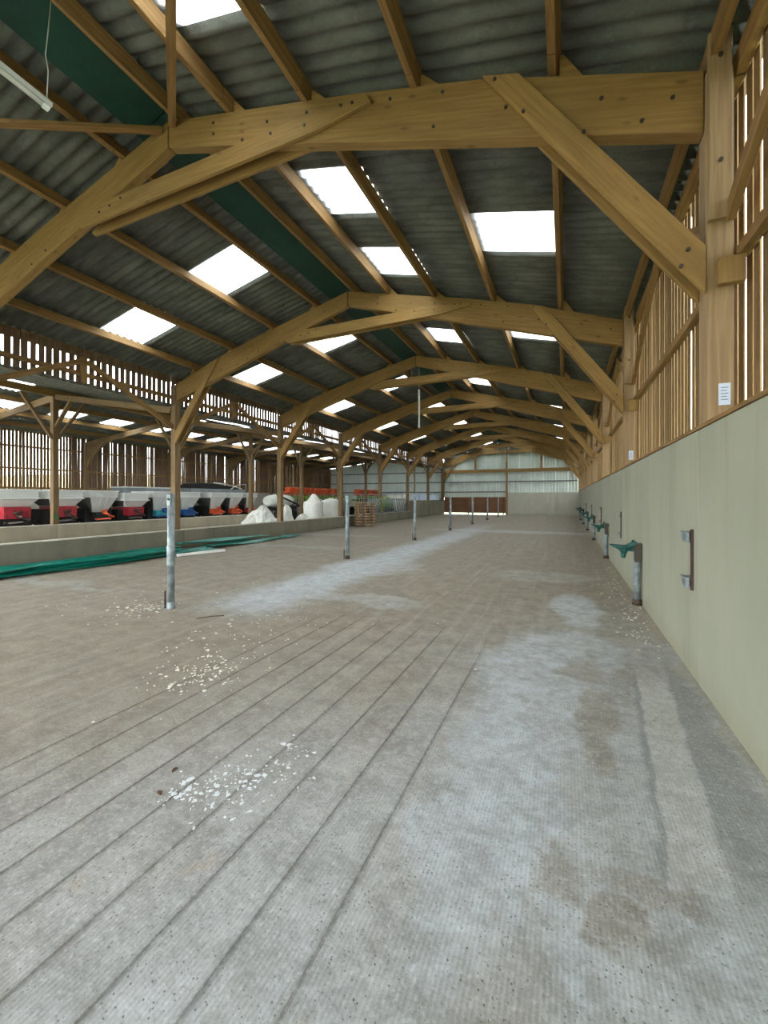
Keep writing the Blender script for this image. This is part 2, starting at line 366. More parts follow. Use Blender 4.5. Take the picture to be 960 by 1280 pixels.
# ------------------------------------------------------------------ ground and floor
g = add('ground', MB().box(-90, 60, -60, 110, -.40, -.12).mesh('ground', 'ground')); g['kind'] = 'structure'
mb = MB(); mb.loft([[(-40, y, -.12), (-31, y, -.12), (-33, y, 3.3+.25*math.sin(y*.35)), (-36, y, 3.5+.3*math.sin(y*.23+1)), (-38.5, y, 2.0)] for y in range(-20, 90, 5)], True, False)
g = add('ground', mb.mesh('earth_bank', 'bank')); g['kind'] = 'structure'; g['label'] = 'dry earth bank outside the far slatted wall'
def floor_mesh():
    mb = MB()
    def strip(x0, x1, y0, y1, z=0.0):
        o = len(mb.v); mb.v += [(x0, y0, z), (x1, y0, z), (x1, y1, z), (x0, y1, z)]
        mb.face((o, o+1, o+2, o+3), [(x0, y0), (x1, y0), (x1, y1), (x0, y1)])
    ya, yb = YB, 5.6
    xs = [-.83-.29*k for k in range(9)]; lo = min(xs)-.1; hi = max(xs)+.1
    # cross profile with recessed grooves
    prof = [(lo, 0)]
    for x in sorted(xs): prof += [(x-.009, 0), (x-.005, -.006), (x+.005, -.006), (x+.009, 0)]
    prof.append((hi, 0))
    for (p, q) in zip(prof, prof[1:]):
        o = len(mb.v)
        ym = yb-.9 if p[0] < -1.3 else 3.5
        mb.v += [(p[0], ya, p[1]), (q[0], ya, q[1]), (q[0], ym, q[1]), (p[0], ym, p[1]), (q[0], yb, 0), (p[0], yb, 0)]
        mb.face((o, o+1, o+2, o+3), [(0, 0)]*4); mb.face((o+3, o+2, o+4, o+5), [(0, 0)]*4)
    strip(-11.7, lo, ya, yb); strip(hi, 1.4, ya, yb); strip(-11.7, 1.4, yb, 43)
    # slab edge and underside
    mb.box(-11.7, 1.4, YB, 43, -.14, -.012)
    return mb.mesh('floor', 'floor')
f = add('floor', floor_mesh()); f['kind'] = 'structure'
f = add('floor', MB().box(-25.2, -11.7, YB, 43, -.13, .0).mesh('alley_floor', 'alley')); f['kind'] = 'structure'; f.name = 'floor.001'

# ------------------------------------------------------------------ main roof: two slopes of corrugated sheets
def sheet_mesh(name, length, mat, waves=6, width=1.15, seg=6, amp=.026):
    n = waves*seg; mb = MB(); th = .008
    def z(i): return amp*math.cos(2*math.pi*i/seg)
    for t in (0, -th):
        for xx in (0, length):
            for i in range(n+1): mb.v.append((xx, -width/2+width*i/n, z(i)+t))
    k = n+1
    for i in range(n):
        mb.face((i, i+1, k+i+1, k+i), [(0, 0)]*4, True); mb.face((2*k+i+1, 2*k+i, 3*k+i, 3*k+i+1), [(0, 0)]*4, True)
    for i in range(n):   # end thickness
        mb.face((i, 2*k+i, 2*k+i+1, i+1), [(0, 0)]*4); mb.face((k+i+1, 3*k+i+1, 3*k+i, k+i), [(0, 0)]*4)
    return mb.mesh(name, mat)
COL = 1.15; YS = 6.95                                     # side-lap pitch; a lap lies at y = YS
k0 = math.floor((YB-YS)/COL); k1 = math.ceil((YG+.2-YS)/COL)
rowsR = [0, 1.14, 2.40, 3.76, 5.16, 6.72]; rowsL = [0, 1.04, 2.46, 3.94, 5.44, 6.78]
skyR = {1: [-4, -1, 1, 5, 10, 14, 19, 24, 29], 3: [-5, 0, 4, 9, 13, 18, 23, 28]}
skyL = {1: [-5, 0, 4, 9, 14, 19, 24, 29], 3: [-5, 0, 4, 9, 14, 19, 24, 29]}
def slope(name, rows, sky, side):
    root = empty(name, (XG, YB, 0), kind='structure')
    zoff = .225
    for r in range(5):
        u0, u1 = rows[r], rows[r+1]; L = (u1-u0)/math.cos(ANG)+.14
        mg = sheet_mesh('roof_sheet', L, 'sheet'); ms = sheet_mesh('skylight_sheet', L, 'skylight')
        a = ANG-.035/L
        for k in range(k0, k1):
            s = k in sky.get(r, ())
            x = XG+side*u0; y = YS+(k+.5)*COL; z = ZP+zoff-SL*u0-(.0 if r else -.0)
            add('skylight_sheet' if s else 'roof_sheet', ms if s else mg, root, (x, y, z+.0), (0, a, 0) if side > 0 else (0, a, math.pi))
    # purlins: runs of timber laid end to end over the frames
    for u in ([1.14, 2.36, 3.76, 5.16] if side > 0 else [.98, 2.42, 3.90, 5.42]) + ([.16] if side > 0 else []):
        x = XG+side*u
        for j in range(-2, 7):
            ya = max(Y0+BAY*j-.15, YB); yb = min(Y0+BAY*(j+1)-.16, YG+.1)
            if yb-ya < .3: continue
            zb = ZP-SL*u; w = .075; h = .185
            add('purlin', MB().beam((x, ya, zb+h/2), (x, yb, zb+h/2), w, h, (side*math.sin(ANG), 0, math.cos(ANG))).mesh('purlin', 'purlin'), root)
    return root
ceil_r = slope('ceiling', rowsR, skyR, 1); ceil_l = slope('ceiling.001', rowsL, skyL, -1)
ceil_r['label'] = 'right-hand slope of the corrugated roof'; ceil_l['label'] = 'left-hand slope of the corrugated roof with green ridge strip'
for j in range(-2, 7):                                     # green lining strip left of the ridge
    ya = max(Y0+BAY*j, YB); yb = min(Y0+BAY*(j+1)-.02, YG)
    if yb-ya < .3: continue
    p = [(XG-.0, ya), (XG-.60, ya)]
    za = ZP+.14
    mb = MB().hexa([(XG-.01, ya, za), (XG-.62, ya, za-SL*.62), (XG-.62, ya, za-SL*.62-.012), (XG-.01, ya, za-.012),
                    (XG-.01, yb, za), (XG-.62, yb, za-SL*.62), (XG-.62, yb, za-SL*.62-.012), (XG-.01, yb, za-.012)])
    add('ridge_panel', mb.mesh('ridge_panel', 'green'), ceil_l, label='dark green strip beside the ridge')
# ridge capping outside
add('ridge_cap', MB().beam((XG-.14, YB, ZP+.25), (XG-.14, YG, ZP+.25), .32, .012, (-.26, 0, 1)).beam((XG+.14, YB, ZP+.25), (XG+.14, YG, ZP+.25), .32, .012, (.26, 0, 1)).mesh('ridge_cap', 'sheet'), ceil_r)

# side-aisle roof: near slope rises away from the hall, far slope falls to the far wall
AZ0, AZ1, AZ2 = 4.66, 5.85, 5.02
def aisle_slope(name, xa, za, xb, zb, sky, lab):
    root = empty(name, (xa, YB, 0), kind='structure', label=lab)
    side = -1 if xb < xa else 1; L0 = abs(xb-xa); nrow = 6; a = math.atan((za-zb)/L0); Ls = L0/math.cos(a)/nrow+.16
    mg = sheet_mesh('roof_sheet', Ls, 'sheet', 6, 1.15, 4); ms = sheet_mesh('skylight_sheet', Ls, 'skylight', 6, 1.15, 4)
    for r in range(nrow):
        for k in range(max(k0, -5), k1):
            s = (r, k) in sky
            t = r/nrow
            add('skylight_sheet' if s else 'roof_sheet', ms if s else mg, root, (xa+side*L0*t, YS+(k+.5)*COL, za+(zb-za)*t), (0, a-.012/Ls, 0) if side > 0 else (0, a-.012/Ls, math.pi))
    return root
sk = set((2, k) for k in (2, 4, 6, 8, 10, 12, 14, 17, 19, 22, 24, 27)) | {(0, 1), (0, 8), (0, 14)}
a1 = aisle_slope('ceiling.002', X2, AZ1, X3-.3, AZ2, sk, 'side aisle roof slope falling to the far slatted wall')
a2 = aisle_slope('ceiling.003', X2, AZ1, XL-.12, AZ0, {(2, 7), (3, 7), (2, 9), (3, 9), (3, 11), (2, 12), (3, 13), (2, 14), (2, 16), (3, 18), (2, 20), (2, 22), (3, 24), (3, 26), (2, 28)}, 'side aisle roof slope rising from the hall eave')  # skylights on this slope are unseen, added to brighten the aisle
for x, par in ((-19.7, a1), (-21.6, a1), (-23.4, a1)):
    zz = AZ1+(x-X2)*((AZ2-AZ1)/(X3-.3-X2)) if x < X2 else AZ1+(x-X2)*((AZ0-AZ1)/(XL-.12-X2))
    add('purlin', MB().box(x-.04, x+.04, 1.0, YG, zz-.24, zz-.06).mesh('purlin', 'purlin'), par)
add('ridge_beam', MB().box(X2-.06, X2+.06, 1.0, YG, AZ1-.34, AZ1-.1).mesh('ridge_beam', 'glulam'), a1)

# ------------------------------------------------------------------ timber frames of the hall
ordn = ['nearest', 'second', 'third', 'fourth', 'fifth', 'sixth', 'seventh', 'eighth']
m_bolt = MB().tube([(0, .012, 0), (0, -.012, 0)], .017, 8).mesh('bolt', 'bolt')
TOPS = [(0, 7.08), (3.08, 6.32), (4.45, 5.94), (6.34, 5.27)]; BZ0, BZ1 = 6.70, 4.75
for k in range(8):
    y = Y0+BAY*k if k < 7 else YG-.2
    t = tag(empty('timber_roof_frame', (XG, y, 0)),
            ['timber frame nearest the camera, its wide glued beam crossing the top', 'second timber frame from the camera, behind the nearest beam', 'third timber frame from the camera, lamp tube hanging before it',
             'fourth timber frame from the camera, just behind the hanging tube', 'fifth timber frame from the camera across the hall', 'sixth timber frame from the camera across the hall',
             'seventh timber frame, last one before the gable wall', 'timber frame set against the far gable wall'][k], 'roof frame', 'timber frames of the hall')
    ya, yb = y, y+.14
    for side, edge in ((1, XR-.005), (-1, XL+.1)):
        U = abs(edge-XG)
        top = [(XG+side*(.012+u if u == 0 else u), z) for u, z in TOPS[:3]]+[(edge, 5.27-(U-6.34)*.35)]
        bot = [(edge, BZ1), (XG+side*.012, BZ0)]
        bevel(add('rafter', MB().prism(top+bot, ya, yb).mesh('rafter', 'glulam'), t))
        # knee brace: a pair of planks sandwiching rafter and post
        lo, hi = (edge, 3.36), (XG+side*(U-1.85), 5.91)
        dx = lo[0]-hi[0]
        for (pa, pb) in ((ya-.055, ya-.002), (yb+.002, yb+.055)):
            poly = [hi, (XG+side*(U-1.50), 5.80), (edge, 3.76), lo]
            bevel(add('brace', MB().prism(poly, pa, pb, math.atan2(lo[1]-hi[1], lo[0]-hi[0])).mesh('brace', 'glulam'), t))
        # post
        if side > 0: px0, px1, zb = XR, XR+.19, ZT+.04
        else: px0, px1, zb = XL-.1, XL+.1, .626
        bevel(add('post', MB().box(px0, px1, ya-.03, yb+.03, zb, 5.28 if side < 0 else 5.22).mesh('post', 'post' if side > 0 else 'shaded'), t))
        if side > 0:
            bevel(add('post_cheek', MB().box(XR+.005, XR+.165, ya-.085, ya-.032, 3.95, 5.50).mesh('post_cheek', 'post'), t))
            bevel(add('cleat', MB().box(XR+.07, XR+.25, ya-.10, ya-.032, 3.40, 3.62).mesh('cleat', 'glulam'), t))
    # horizontal collar: pair of planks
    for (pa, pb) in ((ya-.055, ya-.002), (yb+.002, yb+.055)):
        poly = [(-2.06, 6.21), (-2.02, 6.12), (-2.75, 6.03), (-7.15, 5.98), (-7.2, 6.05), (-6.55, 6.27), (-3.2, 6.27)]
        bevel(add('collar', MB().prism(poly, pa, pb, 0.0).mesh('collar', 'glulam'), t))
    # chocks that hold the purlins
    for u, s_ in ((1.14, 1), (2.36, 1), (3.76, 1), (5.16, 1), (.98, -1), (2.42, -1), (3.9, -1), (5.42, -1)):
        x = XG+s_*u; zt = 7.08-.247*u if u < 3.08 else (6.32-(u-3.08)*.277 if u < 4.45 else 5.94-(u-4.45)*.354)
        q = x+s_*.045
        add('chock', MB().prism([(q, zt-.02), (q+s_*.22, zt-.06-.03*(u > 4.5)), (q+s_*.04, roof_z(x)+.13), (q, roof_z(x)+.15)], ya+.03, yb-.03).mesh('chock', 'glulam'), t)
    if k < 3:
        pts = [(-.65, 5.82), (-.5, 5.78), (-.55, 5.55), (-.38, 5.40), (-.2, 5.5), (.30, 5.32), (.62, 5.0), (.15, 5.02), (-1.2, 5.95), (-1.3, 5.62), (-1.8, 6.1), (-2.25, 6.18), (-2.4, 6.2),
               (-2.9, 6.15), (-2.9, 6.35), (-3.4, 6.22), (-3.5, 6.45), (-3.9, 6.35), (-4.4, 6.6), (-4.4, 6.75), (-6.2, 6.2), (-6.45, 6.15), (-6.7, 6.12), (-8.2, 5.9), (-8.6, 5.75), (.95, 3.75), (.9, 3.62), (-9.6, 5.55), (.85, 5.12)]
        for (x, z) in pts:
            inb = (x > -.75 and z < 5.95-(x+.77)*.95 and z > 5.91-(x+.77)*1.38) or (-7 < x < -2.1 and z < 6.27)
            add('bolt', m_bolt, t, (x, ya-(.058 if inb else .002), z))
        for z in (5.28, 4.42): add('bolt', m_bolt, t, (XR+.085, ya-.088, z))
    if k in (0, 1):
        p = add('paper_label', MB().box(XR+.085, XR+.165, ya-.036, ya-.031, 2.42, 2.60).mesh('paper_label', 'paper'), t, label='small white printed card pinned to the post')
        mb = MB()
        for j in range(5): mb.box(XR+.10, XR+.15-.01*(j % 2), ya-.0375, ya-.036, 2.56-.025*j, 2.568-.025*j)
        add('print', mb.mesh('print', 'ink'), p)
# wind braces of the first bay, from the apex down to the eaves
for s_ in (1, -1):
    a = (XG+s_*.1, Y0-.02, 6.96); ye = Y0-5.2; b_ = (XG+s_*6.2, ye, roof_z(XG+s_*6.2)-.14)
    tag(add('wind_brace', MB().beam(a, b_, .10, .05).mesh('wind_brace', 'purlin')),
        'slim timber wind brace under the %s roof slope, leading overhead from the nearest ridge' % ('right' if s_ > 0 else 'left'), 'wind brace', 'wind braces of the first bay')

# ------------------------------------------------------------------ right wall
wr = empty('wall_right', (XR, YB, 0), kind='structure')
wr['label'] = 'right wall: concrete panels below, upright boards with gaps above'
edges = [YB]+[4.54+BAY*j for j in range(-1, 7)]+[YG+.15]
for a, b_ in zip(edges, edges[1:]):
    o = add('concrete_panel', MB().box(XR, XR+.20, a+.009, b_-.009, 0, ZT, 2).mesh('concrete_panel', 'wall_conc'), wr); bevel(o, .003)
    add('joint_strip', MB().box(XR+.05, XR+.15, b_-.02, b_+.02, 0, ZT-.01, 2).mesh('joint_strip', 'joint'), wr)
add('sill', MB().box(XR-.012, XR+.34, YB, YG, ZT+.004, ZT+.036).mesh('sill', 'purlin'), wr)
add('eave_fascia', MB().box(XR+.33, XR+.35, YB, YG, 5.42, 5.60).mesh('eave_fascia', 'purlin'), wr)
for (x0, z0, h) in ((XR+.21, 3.62, .10), (XR+.21, 5.14, .2), (XR+.21, 4.55, .0)):
    if h:
        for j in range(-2, 7):
            ya = max(YB, Y0+BAY*j+.02); yb = Y0+BAY*(j+1)+.0
            bevel(add('rail', MB().box(x0, x0+.075, ya, min(yb, YG), z0, z0+h).mesh('rail', 'purlin'), wr), .004)
add('eave_plate', MB().box(XR+.02, XR+.09, YB, YG, 5.30, 5.50).mesh('eave_plate', 'purlin'), wr)
m_boards = [MB().box(-.006, .006, -w/2, w/2, 0, 3.36, 2).mesh('board', 'board') for w in (.114, .122, .128, .142)]
y = YB+.1; i = 0
while y < YG-.05:
    add('board', random.choice(m_boards), wr, (XR+.30+random.uniform(0, .008), y+random.uniform(-.006, .006), 2.17+random.uniform(-.02, .02)), (random.uniform(-.0022, .0022), 0, random.uniform(-.02, .02)))
    y += .1655
def inverted_v(par, x, z_lo, z_hi, w, h, jr, mat, stud=None):
    for j in jr:
        ya, yb = Y0+BAY*j+.12, Y0+BAY*(j+1)-.05; ym = Y0+BAY*(j+.5)
        if yb > YG: continue
        for (p, q) in (((x, ya, z_lo), (x, ym-.06, z_hi)), ((x, yb+.02, z_lo), (x, ym+.06, z_hi))):
            bevel(add('diagonal_brace', MB().beam(p, q, w, h, (0, 0, 1)).mesh('diagonal_brace', mat), par), .004)
        if stud: add('stud', MB().box(x-.04-.06, x+.04-.06, ym-.07, ym+.07, stud[0], stud[1]).mesh('stud', mat), par)
inverted_v(wr, XR+.16, 3.98, 5.22, .06, .14, range(-2, 7), 'purlin')

# ------------------------------------------------------------------ left side of the hall: low kerb, clerestory boards
wl = empty('wall_left', (XL, YB, 0), kind='structure')
wl['label'] = 'left side: low concrete kerb below, short slatted strip under the eave'
ky = [YB, -1.0]+[Y0+BAY*j+.3 for j in range(0, 7)]+[YG]
for a, b_ in zip(ky, ky[1:]):
    hgt = .60 if a < 30 else 1.45
    bevel(add('kerb_panel', MB().box(XL-.11, XL+.11, a+.004, b_-.004, 0, hgt, 2).mesh('kerb_panel', 'kerb_conc'), wl), .012)
    if a < 30: add('coping', MB().box(XL-.115, XL+.115, a+.003, b_-.003, hgt, hgt+.025, 1).mesh('coping', 'coping'), wl)
m_cb = [MB().box(-.008, .008, -w/2, w/2, 0, .96, 2).mesh('board', 'old_board') for w in (.116, .124, .132, .140)]
y = .5
while y < YG-.05:
    add('board', random.choice(m_cb), wl, (XL-.16, y+random.uniform(-.008, .008), 4.63+random.uniform(-.02, .02)), (random.uniform(-.012, .012), 0, 0))
    y += .171
for j in range(-2, 7):
    ya = max(YB, Y0+BAY*j+.12); yb = min(Y0+BAY*(j+1)+.0, YG)
    for (z0, z1, x0) in ((4.86, 4.97, XL-.145),):
        add('rail', MB().box(x0, x0+.07, ya, yb, z0, z1).mesh('rail', 'purlin'), wl)
    add('eave_fascia', MB().box(XL-.22, XL-.175, ya, yb, 5.39, 5.62).mesh('eave_fascia', 'purlin'), wl)
inverted_v(wl, XL+.0, 3.92, 5.24, .07, .14, range(-1, 7), 'purlin', (4.66, 5.34))

# second low wall under the aisle posts
w2 = empty('wall_aisle', (X2, YB, 0), kind='structure'); w2['label'] = 'low tan concrete wall under the second row of posts'
ky = [YB, -1.0]+[Y0+BAY*j+.0 for j in range(0, 4)]
for a, b_ in zip(ky, ky[1:]):
    bevel(add('kerb_panel', MB().box(X2-.14, X2+.14, a+.004, b_-.004, 0, .62, 2).mesh('kerb_panel', 'kerb_tan'), w2), .012)
    add('coping', MB().box(X2-.145, X2+.145, a+.003, b_-.003, .62, .645, 1).mesh('coping', 'coping'), w2)

# ------------------------------------------------------------------ far wall of the side aisle
wf = empty('wall_far_left', (X3, YB, 0), kind='structure'); wf['label'] = 'far slatted timber wall of the side aisle on a pale concrete base'
for j in range(0, 8):
    a = Y0+BAY*(j-1); b_ = min(Y0+BAY*j, YG)
    add('concrete_panel', MB().box(X3-.2, X3, a+.004, b_-.004, 0, 2.10, 2).mesh('concrete_panel', 'gable_conc'), wf)
m_fb = [MB().box(-.011, .011, -w/2, w/2, 0, 3.05, 2).mesh('board', 'board') for w in (.114, .122, .130)]
m_fb2 = [MB().box(-.011, .011, -w/2, w/2, 0, 3.05, 2).mesh('board', 'old_board') for w in (.134, .146, .150, .151, .152)]
y = 4.0
while y < YG:
    near = y < 14.5 or random.random() < .16
    add('board', random.choice(m_fb if near else m_fb2), wf, (X3-.11+random.uniform(0, .01), y+random.uniform(-.008, .008), 2.02), (random.uniform(-.003, .003), 0, 0))
    y += .1545
for z in (2.12, 3.1, 4.2):
    add('rail', MB().box(X3-.09, X3-.03, 2, YG, z, z+.09).mesh('rail', 'purlin'), wf)

# ------------------------------------------------------------------ frames of the side aisle
for k in range(0, 7):
    y = Y0+BAY*k
    t = tag(empty('aisle_frame', (X2, y, 0)), ['aisle timber frame at the left edge, mostly out of view', 'aisle timber frame with green-marked post between the two red spreaders',
            'aisle timber frame mostly hidden behind the first hall post', 'aisle timber frame standing at the right end of the row of spreaders', 'aisle timber frame just left of the white bulk bags',
            'aisle timber frame behind the pallet stack', 'farthest aisle timber frame, near the pale gable cladding'][k], 'aisle frame', 'timber frames of the side aisle')
    zb = .646 if k < 4 else 0
    o = add('post', MB().box(X2-.1, X2+.1, y-.1, y+.1, zb, AZ1-.34).mesh('post', 'shaded'), t); bevel(o)
    if k == 1: add('paint_mark', MB().box(X2+.1, X2+.103, y-.05, y+.06, .85, 1.02).mesh('paint_mark', 'green_mark'), o, label='green paint mark')
    for s_ in (1, -1):
        add('knee_brace', MB().beam((X2, y+s_*.08, 3.9), (X2, y+s_*1.1, AZ1-.38), .08, .13, (1, 0, 0)).mesh('knee_brace', 'shaded'), t)
    add('knee_brace', MB().beam((X2+.08, y, 4.35), (X2+1.15, y, 5.4), .08, .13, (0, 1, 0)).mesh('knee_brace', 'shaded'), t)
    add('rafter', MB().beam((X2-.1, y, AZ1-.38), (X3+.1, y, AZ2-.36), .10, .26).mesh('rafter', 'shaded'), t)
    add('rafter', MB().beam((X2+.1, y, AZ1-.36), (XL-.1, y, AZ0-.18), .10, .20).mesh('rafter', 'shaded'), t)
    add('haunch', MB().prism([(X3+.1, 3.1), (X3+.75, 4.1), (X3+2.4, 4.98), (X3+1.9, 5.0), (X3+.1, 4.6)], y-.06, y+.06).mesh('haunch', 'shaded'), t)
    add('post', MB().box(X3+.0, X3+.2, y-.09, y+.09, 0, AZ2-.25).mesh('post', 'shaded'), t)

# ------------------------------------------------------------------ far gable
wg = empty('wall_back', (XG, YG, 0), kind='structure'); wg['label'] = 'far gable wall of pale ribbed steel over concrete and brown planks'
def top_z(x):
    if x >= XL: return roof_z(x, .225)
    if x >= X2: return AZ0+(x-XL)*((AZ1-AZ0)/(X2-XL))-.02
    return AZ1+(x-X2)*((AZ2-AZ1)/(X3-X2))-.02
def clad(x0, x1, zb):
    prof = []; n = 4; p = (x1-x0)/n
    for i in range(n):
        for fx, d in ((0, 0), (.62, 0), (.70, .03), (.90, .03), (.98, 0)): prof.append((x0+(i+fx)*p, d))
    prof.append((x1, 0)); mb = MB()
    for (x, d) in prof: mb.v += [(x, YG+.16-d, zb), (x, YG+.16-d, top_z(x)), (x, YG+.165-d, zb), (x, YG+.165-d, top_z(x))]
    for i in range(len(prof)-1):
        a = 4*i; mb.face((a, a+4, a+5, a+1), [(0, 0)]*4); mb.face((a+2, a+3, a+7, a+6), [(0, 0)]*4)
    return mb.mesh('cladding_sheet', 'steel_clad')
nx = 12
for i in range(nx):
    a = XL+(XR+.2-XL)*i/nx; b_ = XL+(XR+.2-XL)*(i+1)/nx
    add('cladding_sheet', clad(a+.001, b_-.001, 2.15 if a > XG-.1 else 1.72), wg)
for i in range(13):
    a = X3+(XL-X3)*i/13-(.35 if i == 0 else 0); b_ = X3+(XL-X3)*(i+1)/13
    add('cladding_sheet', clad(a+.001, b_-.001, 1.3), wg)
add('backing', MB().box(XL+.1, XG+.05, YG+.062, YG+.08, .19, 1.74, 0).mesh('backing', 'brown_board'), wg)
for i in range(3):
    a = XG+.05+(XR-XG-.05)*i/3; b_ = XG+.05+(XR-XG-.05)*(i+1)/3
    add('concrete_panel', MB().box(a, b_, YG+.0, YG+.13, 0, 2.18, 2).mesh('concrete_panel', 'gable_conc'), wg)
for i in range(4):
    a = X3+(XL-X3)*i/4; b_ = X3+(XL-X3)*(i+1)/4
    add('concrete_panel', MB().box(a, b_-.01, YG+.02, YG+.13, 0, 1.4, 2).mesh('concrete_panel', 'gable_conc'), wg)
for i in range(7):                                          # brown planks with a strip of daylight under them
    z = .17+i*.225
    add('plank', MB().box(XL+.1, XG+.05, YG+.02, YG+.06, z, z+.222, 0).mesh('plank', 'brown_board'), wg)
for x in (XL+.6, -9.0, -7.1, -5.6):
    add('batten', MB().box(x-.05, x+.05, YG-.03, YG+.019, 0, 1.75).mesh('batten', 'brown_board'), wg)
add('beam', MB().box(XL+.1, XR, YG-.05, YG+.05, 4.18, 4.48).mesh('beam', 'glulam'), wg)
for z, m_, x0, x1 in ((3.25, 'grey_rail', XL, XR), (2.25, 'grey_rail', XL, XG), (3.25, 'grey_rail', X3, XL), (2.25, 'grey_rail', X3, XL), (4.3, 'grey_rail', X3, XL)):
    add('rail', MB().box(x0+.1, x1-.1, YG+.0, YG+.12, z-.05, z+.05).mesh('rail', m_), wg)
for x in (XG, -8.3, -2.1):
    add('gable_post', MB().box(x-.1, x+.1, YG-.16, YG-.03, 0 if x == XG else 4.48, roof_z(x)-.5).mesh('gable_post', 'post'), wg)
add('corner_post', MB().box(X3-.25, X3-.02, YG-.02, YG+.12, 0, 5.0).mesh('corner_post', 'post'), wg)
add('corner_post', MB().box(XL-.26, XL-.02, YG-.02, YG+.12, 0, 5.55).mesh('corner_post', 'post'), wg)
add('gable_post', MB().box(-14.8, -14.65, YG-.1, YG-.0, 0, 5.0).mesh('gable_post', 'post'), wg)

wz = empty('wall_front_light_screen', (XG, YB, 0), kind='structure'); wz['label'] = 'unseen front cladding added behind the camera to cut light on the roof'  # added out of view to keep daylight off the roof
for i in range(22):
    a = X3-.3+(XR+.55-X3)*i/22; b_ = X3-.3+(XR+.55-X3)*(i+1)/22
    zf = FRONT_Z if (a+b_)/2 > XL else 4.45
    zz = [max(top_z(max(q, X3)), zf+.1) for q in (a, b_)]
    mb = MB(); mb.v += [(a, YB-.02, zf), (b_, YB-.02, zf), (b_, YB-.02, zz[1]), (a, YB-.02, zz[0]), (a, YB, zf), (b_, YB, zf), (b_, YB, zz[1]), (a, YB, zz[0])]
    for q in ((0, 1, 2, 3), (4, 5, 6, 7), (0, 1, 5, 4), (3, 2, 6, 7), (0, 3, 7, 4), (1, 2, 6, 5)): mb.face(q, [(0, 0)]*4)
    add('cladding_sheet', mb.mesh('cladding_sheet', 'steel_clad'), wz)  # sheets of the added light screen, out of view

# ------------------------------------------------------------------ galvanised posts down the middle
plab = ['galvanised steel post nearest the camera, in front of the green plastic', 'second galvanised post from the camera, in front of the pallets', 'third galvanised post from the camera in the middle row',
        'fourth galvanised post from the camera in the middle row', 'fifth galvanised post in the middle row, before the brown planks', 'sixth galvanised post in the middle row, before the brown planks', 'farthest galvanised post of the middle row']
def steel_post(x, y, lab):
    t = tag(empty('steel_post', (x, y, 0)), lab, 'steel post', 'galvanised posts in the middle row')
    add('tube', MB().tube([(x, y, 0), (x, y, 1.66)], .052, 14).mesh('tube', 'galv'), t)
    add('sleeve', MB().tube([(x, y, .62), (x, y, .66), (x, y, .92), (x, y, .95)], [.053, .060, .060, .053], 14).mesh('sleeve', 'galv'), t)
    add('cap', MB().tube([(x, y, 1.655), (x, y, 1.70), (x, y, 1.725)], [.058, .056, .02], 14).mesh('cap', 'galv'), t)
    o = add('plate', MB().box(x-.01, x+.062, y-.066, y-.05, 1.54, 1.70, 2).mesh('plate', 'galv'), t)
    add('bolt', m_bolt, o, (x+.03, y-.07, 1.63))
    add('foot', MB().tube([(x, y, 0), (x, y, .012), (x, y, .08), (x, y, .10)], [.066, .064, .058, .053], 14).mesh('foot', 'rust' if y > 5 else 'galv'), t)
    add('stub_rod', MB().tube([(x-.085, y-.03, 0), (x-.085, y-.03, .26)], .014, 8).mesh('stub_rod', 'rust'), t)
for k in range(7): steel_post(-5.425, 4.534+5.554*k, plab[k])

# ------------------------------------------------------------------ cattle drinkers by the right wall
dlab = ['green cattle drinker nearest the camera, on its own post by the wall', 'second green cattle drinker from the camera', 'third green cattle drinker from the camera', 'fourth green cattle drinker along the right wall', 'fifth green cattle drinker along the right wall', 'sixth green cattle drinker, nearest the far gable']
def drinker(y, lab):
    x = XR-.07
    t = tag(empty('cattle_drinker', (x, y, 0)), lab, 'drinker', 'drinkers along the right wall')
    add('post', MB().tube([(x, y, 0), (x, y, .70)], .05, 14).mesh('post', 'galv'), t)
    add('foot', MB().tube([(x, y, 0), (x, y, .07), (x, y, .085)], [.068, .065, .052], 12).mesh('foot', 'rust'), t)
    add('bracket', MB().box(x-.035, x+.05, y-.05, y+.05, .66, .93, 2).box(x-.03, x+.06, y-.056, y+.056, .88, .95, 1).mesh('bracket', 'bolt'), t)
    # bowl: a shallow spoon-shaped pan with a rim, tapering into its valve box
    n = 20; rings = []; cx = x-.20
    def ring(rx, ry, z, dx=0): return [(cx+dx+rx*math.cos(a), y+ry*math.sin(a)*(1-.25*math.cos(a+math.pi)), z+.02*max(0, -math.cos(a))) for a in [2*math.pi*i/n for i in range(n)]]
    rings = [ring(.035, .035, .765, .02), ring(.05, .05, .80, .02), ring(.08, .07, .83, .01), ring(.155, .115, .875), ring(.185, .135, .90), ring(.178, .128, .905), ring(.14, .10, .885), ring(.06, .05, .855, .01)]
    add('bowl', MB().loft(rings).mesh('bowl', 'drinker'), t)
    add('spout', MB().tube([(cx+.02, y, .80), (cx+.015, y, .74), (cx+.01, y, .715)], [.045, .035, .03], 10).mesh('spout', 'drinker'), t)
    v = add('valve_arm', MB().beam((x-.13, y, .905), (x-.0, y, .955), .07, .045).beam((x-.14, y, .85), (x-.02, y, .84), .05, .05).mesh('valve_arm', 'drinker'), t)
    add('knob', MB().tube([(x-.05, y, .95), (x-.05, y, .985), (x-.05, y, 1.0)], [.022, .026, .012], 10).mesh('knob', 'drinker'), v)
for k in range(6): drinker(7.55+BAY*k, dlab[k])
